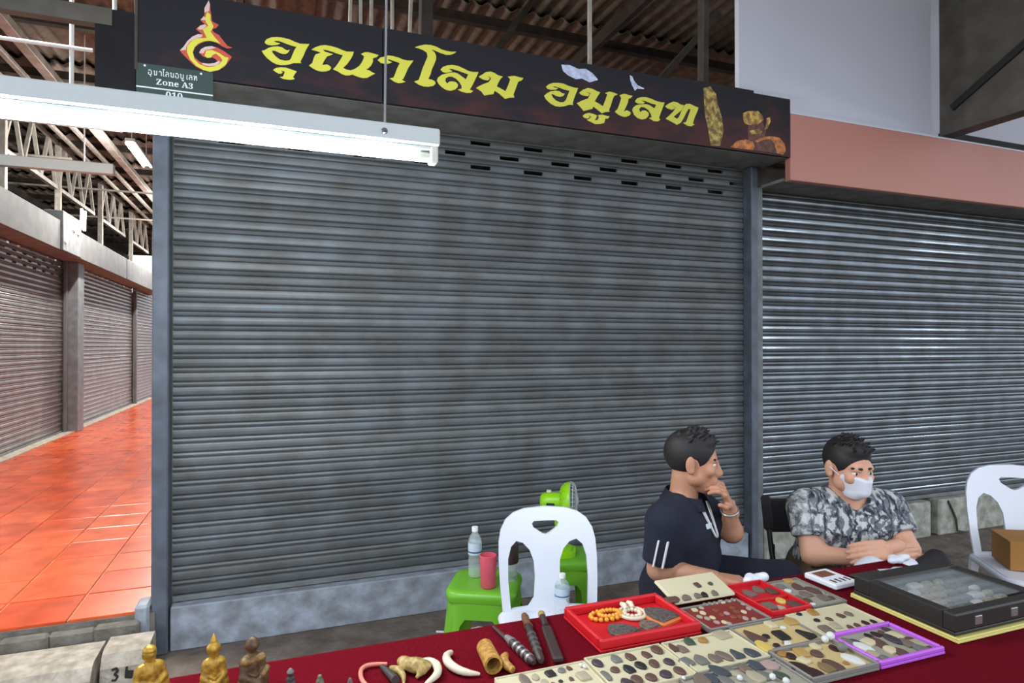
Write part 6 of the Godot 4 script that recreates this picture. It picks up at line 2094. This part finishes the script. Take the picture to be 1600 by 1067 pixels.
func person(at: Vector3, yaw: float, label: String, J: Dictionary, K: Dictionary) -> Node3D:
	var t := thing("person", at, yaw, label, "person")
	var hx: Transform3D = J.head
	var N: Vector3 = J.neck
	var RS: Vector3 = J.rs
	var LS: Vector3 = J.ls
	var P: Vector3 = J.pelvis
	var side := (LS - RS).normalized()
	var chest := N.lerp(P, 0.34) + Vector3(0, 0, 0.012)
	var belly := N.lerp(P, 0.70) + Vector3(0, 0, 0.030)
	var torso := [["c", RS + side * 0.02, LS - side * 0.02, 0.058, 0.058],
		["c", chest - side * 0.080, chest + side * 0.080, 0.104, 0.104],
		["c", belly - side * 0.060, belly + side * 0.060, 0.112, 0.112],
		["c", P - side * 0.075, P + side * 0.075, 0.108, 0.108],
		["c", N + Vector3(0, -0.05, -0.01), N - side * 0.09 + Vector3(0, -0.02, 0), 0.06, 0.050],
		["c", N + Vector3(0, -0.05, -0.01), N + side * 0.09 + Vector3(0, -0.02, 0), 0.06, 0.050]]
	var neck := [["c", N + Vector3(0, -0.03, 0), hx * Vector3(0, -0.055, -0.022), 0.056, 0.052]]
	var uarms := [["c", RS, J.re, 0.050, 0.040], ["c", LS, J.le, 0.050, 0.040]]
	var farms := [["c", J.re, J.rw, 0.039, 0.026], ["c", J.le, J.lw, 0.039, 0.026]]
	var legs := []
	for q in [[J.rh, J.rk, J.ra, J.rt], [J.lh, J.lk, J.la, J.lt]]:
		legs.append(["c", q[0], q[1], 0.088, 0.060])
		legs.append(["c", q[1], q[2], 0.058, 0.040])
		legs.append(["c", q[2], q[3], 0.036, 0.028])
	var s := stn()
	nets(s, 0.013, torso + neck + uarms + farms + legs, 0.03)
	nets(s, 0.0045, head_prims(hx) + [["c", N, hx * Vector3(0, -0.055, -0.022), 0.054, 0.050]], 0.016, [["e", hx * Vector3(-0.032, 0.004, 0.092), Vector3(0.017, 0.010, 0.016), hx.basis], ["e", hx * Vector3(0.032, 0.004, 0.092), Vector3(0.017, 0.010, 0.016), hx.basis]])
	nets(s, 0.004, ears(hx), 0.008)
	nets(s, 0.0036, hand_prims(J.rw, J.rf, J.rn, J.rside, J.rb) + [["c", J.rw - (J.rf as Vector3).normalized() * 0.05, J.rw, 0.027, 0.022]], 0.007)
	nets(s, 0.0036, hand_prims(J.lw, J.lf, J.ln, J.lside, J.lb) + [["c", J.lw - (J.lf as Vector3).normalized() * 0.05, J.lw, 0.027, 0.022]], 0.007)
	part("body", s, MAT[K.skin], t)
	face_parts(t, hx, not K.mask)
	# hair: cap over the skull, open at the face
	s = stn()
	var hb := hx.basis
	var hp := [["e", hx * Vector3(0, 0.034, -0.016), Vector3(0.081, 0.092, 0.098), hb], ["e", hx * Vector3(0, 0.080, 0.020), Vector3(0.060, 0.040, 0.058), hb]]
	for k in 46:
		var az := rng.randf_range(0, TAU)
		var el := rng.randf_range(0.35, 1.0)
		var dr := Vector3(cos(az) * cos(el * 1.5), sin(el * 1.5), sin(az) * cos(el * 1.5))
		var q0 := Vector3(0, 0.034, -0.010) + Vector3(dr.x * 0.074, dr.y * 0.086, dr.z * 0.090)
		hp.append(["c", hx * q0, hx * (q0 + dr * 0.020 + Vector3(0, 0.002, 0.012)), 0.009, 0.003])
	nets(s, 0.0035, hp, 0.006,
		[["e", hx * Vector3(0, -0.045, 0.085), Vector3(0.082, 0.105, 0.078), hb], ["e", hx * Vector3(-0.085, -0.02, 0.0), Vector3(0.03, 0.045, 0.032), hb], ["e", hx * Vector3(0.085, -0.02, 0.0), Vector3(0.03, 0.045, 0.032), hb]],
		[[hx * Vector3(0, -0.062, 0), hb * Vector3(0, -1, 0.1)]])
	part("hair", s, MAT[K.hair], t)
	# shirt with short sleeves
	s = stn()
	var sl := [["c", RS, RS.lerp(J.re, K.sleeve), 0.068, 0.066, true], ["c", LS, LS.lerp(J.le, K.sleeve), 0.068, 0.066, true]]
	nets(s, 0.0105, grow(torso, 0.014) + sl, 0.035, [["c", N + Vector3(0, -0.005, 0.02), N + Vector3(0, 0.12, 0.02), 0.058, 0.09]], [[P + Vector3(0, -0.09, 0), Vector3(0, -1, 0)]])
	var sh := part("shirt", s, MAT[K.shirt], t)
	# trousers
	s = stn()
	nets(s, 0.014, grow([torso[3]] + [legs[0], legs[1], legs[3], legs[4]], 0.012), 0.03, [], [[Vector3(0, 0.10, 0), Vector3.DOWN]])
	part("trousers", s, MAT[K.trousers], t)
	for q in [[J.ra, J.rt], [J.la, J.lt]]:
		s = stn()
		var a: Vector3 = q[0]
		var b: Vector3 = q[1]
		nets(s, 0.008, [["c", a + Vector3(0, -0.01, -0.03), b + Vector3(0, -0.004, 0.03), 0.046, 0.040], ["c", a, a + Vector3(0, 0.04, 0), 0.047, 0.046]], 0.02, [], [[Vector3(0, 0.002, 0), Vector3.DOWN], [a + Vector3(0, 0.05, 0), Vector3.UP]])
		part("shoe", s, MAT["shoe"], t)
	t.set_meta("shirt_node", sh.get_path())
	t.remove_meta("shirt_node")
	return t

func person_navy() -> void:
	var head := Transform3D(Basis(Vector3.UP, deg_to_rad(20)) * Basis(Vector3.RIGHT, deg_to_rad(6)), Vector3(-0.050, 1.052, 0.045))
	var J := {"head": head, "neck": Vector3(-0.035, 0.895, 0.0), "rs": Vector3(-0.205, 0.845, -0.01), "ls": Vector3(0.150, 0.855, -0.03), "pelvis": Vector3(0.0, 0.555, -0.04),
		"re": Vector3(-0.215, 0.672, -0.030), "rw": Vector3(-0.190, 0.672, 0.165), "rf": Vector3(0.25, -0.05, 1.0), "rn": Vector3(0, -1, 0), "rside": -1.0, "rb": 0.25,
		"le": Vector3(0.112, 0.758, 0.150), "lw": Vector3(0.032, 0.885, 0.160), "lf": Vector3(-0.55, 0.72, -0.10), "ln": Vector3(-0.4, -0.2, -1.0), "lside": 1.0, "lb": 0.55,
		"rh": Vector3(-0.095, 0.545, -0.03), "rk": Vector3(-0.13, 0.545, 0.34), "ra": Vector3(-0.13, 0.085, 0.25), "rt": Vector3(-0.14, 0.045, 0.37),
		"lh": Vector3(0.095, 0.55, -0.03), "lk": Vector3(0.12, 0.600, 0.34), "la": Vector3(0.06, 0.12, 0.30), "lt": Vector3(0.05, 0.075, 0.42)}
	var t := person(Vector3(1.52, 0, 1.42), deg_to_rad(36), "seated person in a navy polo shirt resting chin on one hand", J, {"skin": "skin", "hair": "hair", "shirt": "navy", "trousers": "navy_trousers", "sleeve": 0.86, "mask": false})
	# collar, placket, sleeve stripes, badge, bracelet
	var N: Vector3 = J.neck
	var s := stn()
	var rg := []
	for k in 15:
		var a := lerpf(0.42, TAU - 0.42, k / 14.0)
		rg.append(N + Vector3(sin(a) * 0.073, 0.018 + 0.030 * (0.5 - 0.5 * cos(a)) , cos(a) * 0.078 + 0.012))
	for k in 14:
		var a: Vector3 = rg[k]
		var b: Vector3 = rg[k + 1]
		var ca := N + Vector3(0, a.y - N.y, 0.012)
		var da := (a - ca) * 0.30 + Vector3(0, -0.042, 0)
		var db := (b - ca) * 0.30 + Vector3(0, -0.042, 0)
		quad(s, a, b, b + db, a + da, a - ca, 1)
		quad(s, a * 0.985 + ca * 0.015, b * 0.985 + ca * 0.015, b + db * 0.98 - Vector3(0, 0.002, 0), a + da * 0.98 - Vector3(0, 0.002, 0), ca - a, 2)
	part("collar", s, MAT["navy"], t)
	s = stn()
	for sg in [-1.0, 1.0]:
		slab(s, PackedVector2Array([Vector2(sg * 0.006, -0.115), Vector2(sg * 0.018, -0.105), Vector2(sg * 0.055, 0.018), Vector2(sg * 0.030, 0.022)]), 0.0, 0.004, Transform3D(Basis(Vector3.RIGHT, -0.40), N + Vector3(0.004, -0.022, 0.088)))
	part("open_placket", s, MAT["stripe_white"], t)
	s = stn()
	var rs: Vector3 = J.rs
	var re: Vector3 = J.re
	for q in [-0.012, 0.022]:
		var p0: Vector3 = rs.lerp(re, 0.28) + Vector3(-0.068, 0, q + 0.02)
		var p1: Vector3 = rs.lerp(re, 0.84) + Vector3(-0.067, 0, q + 0.012)
		bar(s, p0, p1, 0.006, 0.013, 0.001)
	part("sleeve_stripe", s, MAT["stripe_white"], t)
	s = stn()
	box(s, Vector3.ZERO, Vector3(0.036, 0.020, 0.004), 0.002, Transform3D(Basis(Vector3.UP, -0.30) * Basis(Vector3.RIGHT, -0.15), Vector3(-0.085, 0.822, 0.117)))
	part("chest_badge", s, MAT["paper"], t)
	s = stn()
	var lw: Vector3 = J.lw
	var ld: Vector3 = (J.lw - J.le).normalized()
	var u := ld.cross(Vector3.UP).normalized()
	var v := ld.cross(u)
	var rp := []
	for k in 18: rp.append(lw - ld * 0.030 + (u * cos(TAU * k / 18) + v * sin(TAU * k / 18)) * 0.0325)
	tube(s, rp, 0.0042, 6, true)
	part("bracelet", s, MAT["chrome"], t)

func person_floral() -> void:
	var head := Transform3D(Basis(Vector3.UP, deg_to_rad(12)) * Basis(Vector3.RIGHT, deg_to_rad(10)), Vector3(0.0, 1.010, 0.110))
	var J := {"head": head, "neck": Vector3(0.025, 0.875, 0.055), "rs": Vector3(-0.150, 0.835, 0.050), "ls": Vector3(0.200, 0.830, 0.055), "pelvis": Vector3(0.03, 0.555, -0.05),
		"re": Vector3(-0.150, 0.665, 0.120), "rw": Vector3(0.045, 0.690, 0.255), "rf": Vector3(1.0, 0.12, 0.25), "rn": Vector3(0.1, -0.3, -1), "rside": -1.0, "rb": 0.18,
		"le": Vector3(0.215, 0.690, 0.150), "lw": Vector3(0.060, 0.735, 0.262), "lf": Vector3(-1.0, -0.10, 0.18), "ln": Vector3(0, -0.4, -1), "lside": 1.0, "lb": 0.18,
		"rh": Vector3(-0.07, 0.545, -0.05), "rk": Vector3(-0.12, 0.530, 0.30), "ra": Vector3(-0.12, 0.085, 0.20), "rt": Vector3(-0.13, 0.045, 0.32),
		"lh": Vector3(0.13, 0.545, -0.05), "lk": Vector3(0.17, 0.530, 0.30), "la": Vector3(0.17, 0.085, 0.20), "lt": Vector3(0.18, 0.045, 0.32)}
	var t := person(Vector3(2.19, 0, 1.52), deg_to_rad(-20), "seated masked person in a grey leaf print shirt with folded arms", J, {"skin": "skin_light", "hair": "hair", "shirt": "shirt_floral", "trousers": "trousers_brown", "sleeve": 0.62, "mask": true})
	var s := stn()
	nets(s, 0.0038, [["c", head * Vector3(0, -0.026, 0.036), head * Vector3(0, -0.074, 0.048), 0.063, 0.045], ["c", head * Vector3(0, -0.016, 0.096), head * Vector3(0, -0.062, 0.098), 0.024, 0.022]], 0.03, [], [[head * Vector3(0, -0.006, 0.07), head.basis * Vector3(0, 1, 0.18)], [head * Vector3(0, 0, 0.022), head.basis * Vector3(0, 0, -1)], [head * Vector3(0, -0.104, 0), head.basis * Vector3(0, -1, 0)]])
	var m := part("face_mask", s, MAT["mask_white"], t)
	for sg in [-1.0, 1.0]:
		s = stn()
		tube(s, [head * Vector3(sg * 0.060, -0.020, 0.030), head * Vector3(sg * 0.080, 0.0, 0.005), head * Vector3(sg * 0.086, 0.012, -0.018)], 0.0022, 5)
		part("ear_loop", s, MAT["mask_white"], m)
	# things on the lap
	s = stn()
	var pr := []
	for k in 6: pr.append(["e", Vector3(-0.09 + k * 0.036, 0.030 + 0.012 * sin(k * 1.7), 0.01 * cos(k * 2.0)), Vector3(0.036, 0.032 - 0.002 * k, 0.040)])
	nets(s, 0.008, pr, 0.02)
	var b := part("plastic_bag", s, MAT["bag_white"])
	b.position = Vector3(2.095, 0.655, 1.835)
	b.rotation.y = deg_to_rad(-14)
	tag(b, "crumpled white plastic bag on the lap of the masked person", "bag")
	s = stn()
	nets(s, 0.007, [["c", Vector3(-0.045, 0.03, 0), Vector3(0.03, 0.035, 0.005), 0.024, 0.038], ["c", Vector3(0.03, 0.035, 0), Vector3(0.05, 0.032, 0.0), 0.036, 0.032]], 0.02)
	var k2 := part("dark_pouch", s, MAT["black_cloth"])
	k2.position = Vector3(2.285, 0.66, 1.865)
	tag(k2, "dark rounded pouch beside the knee of the masked person", "pouch")
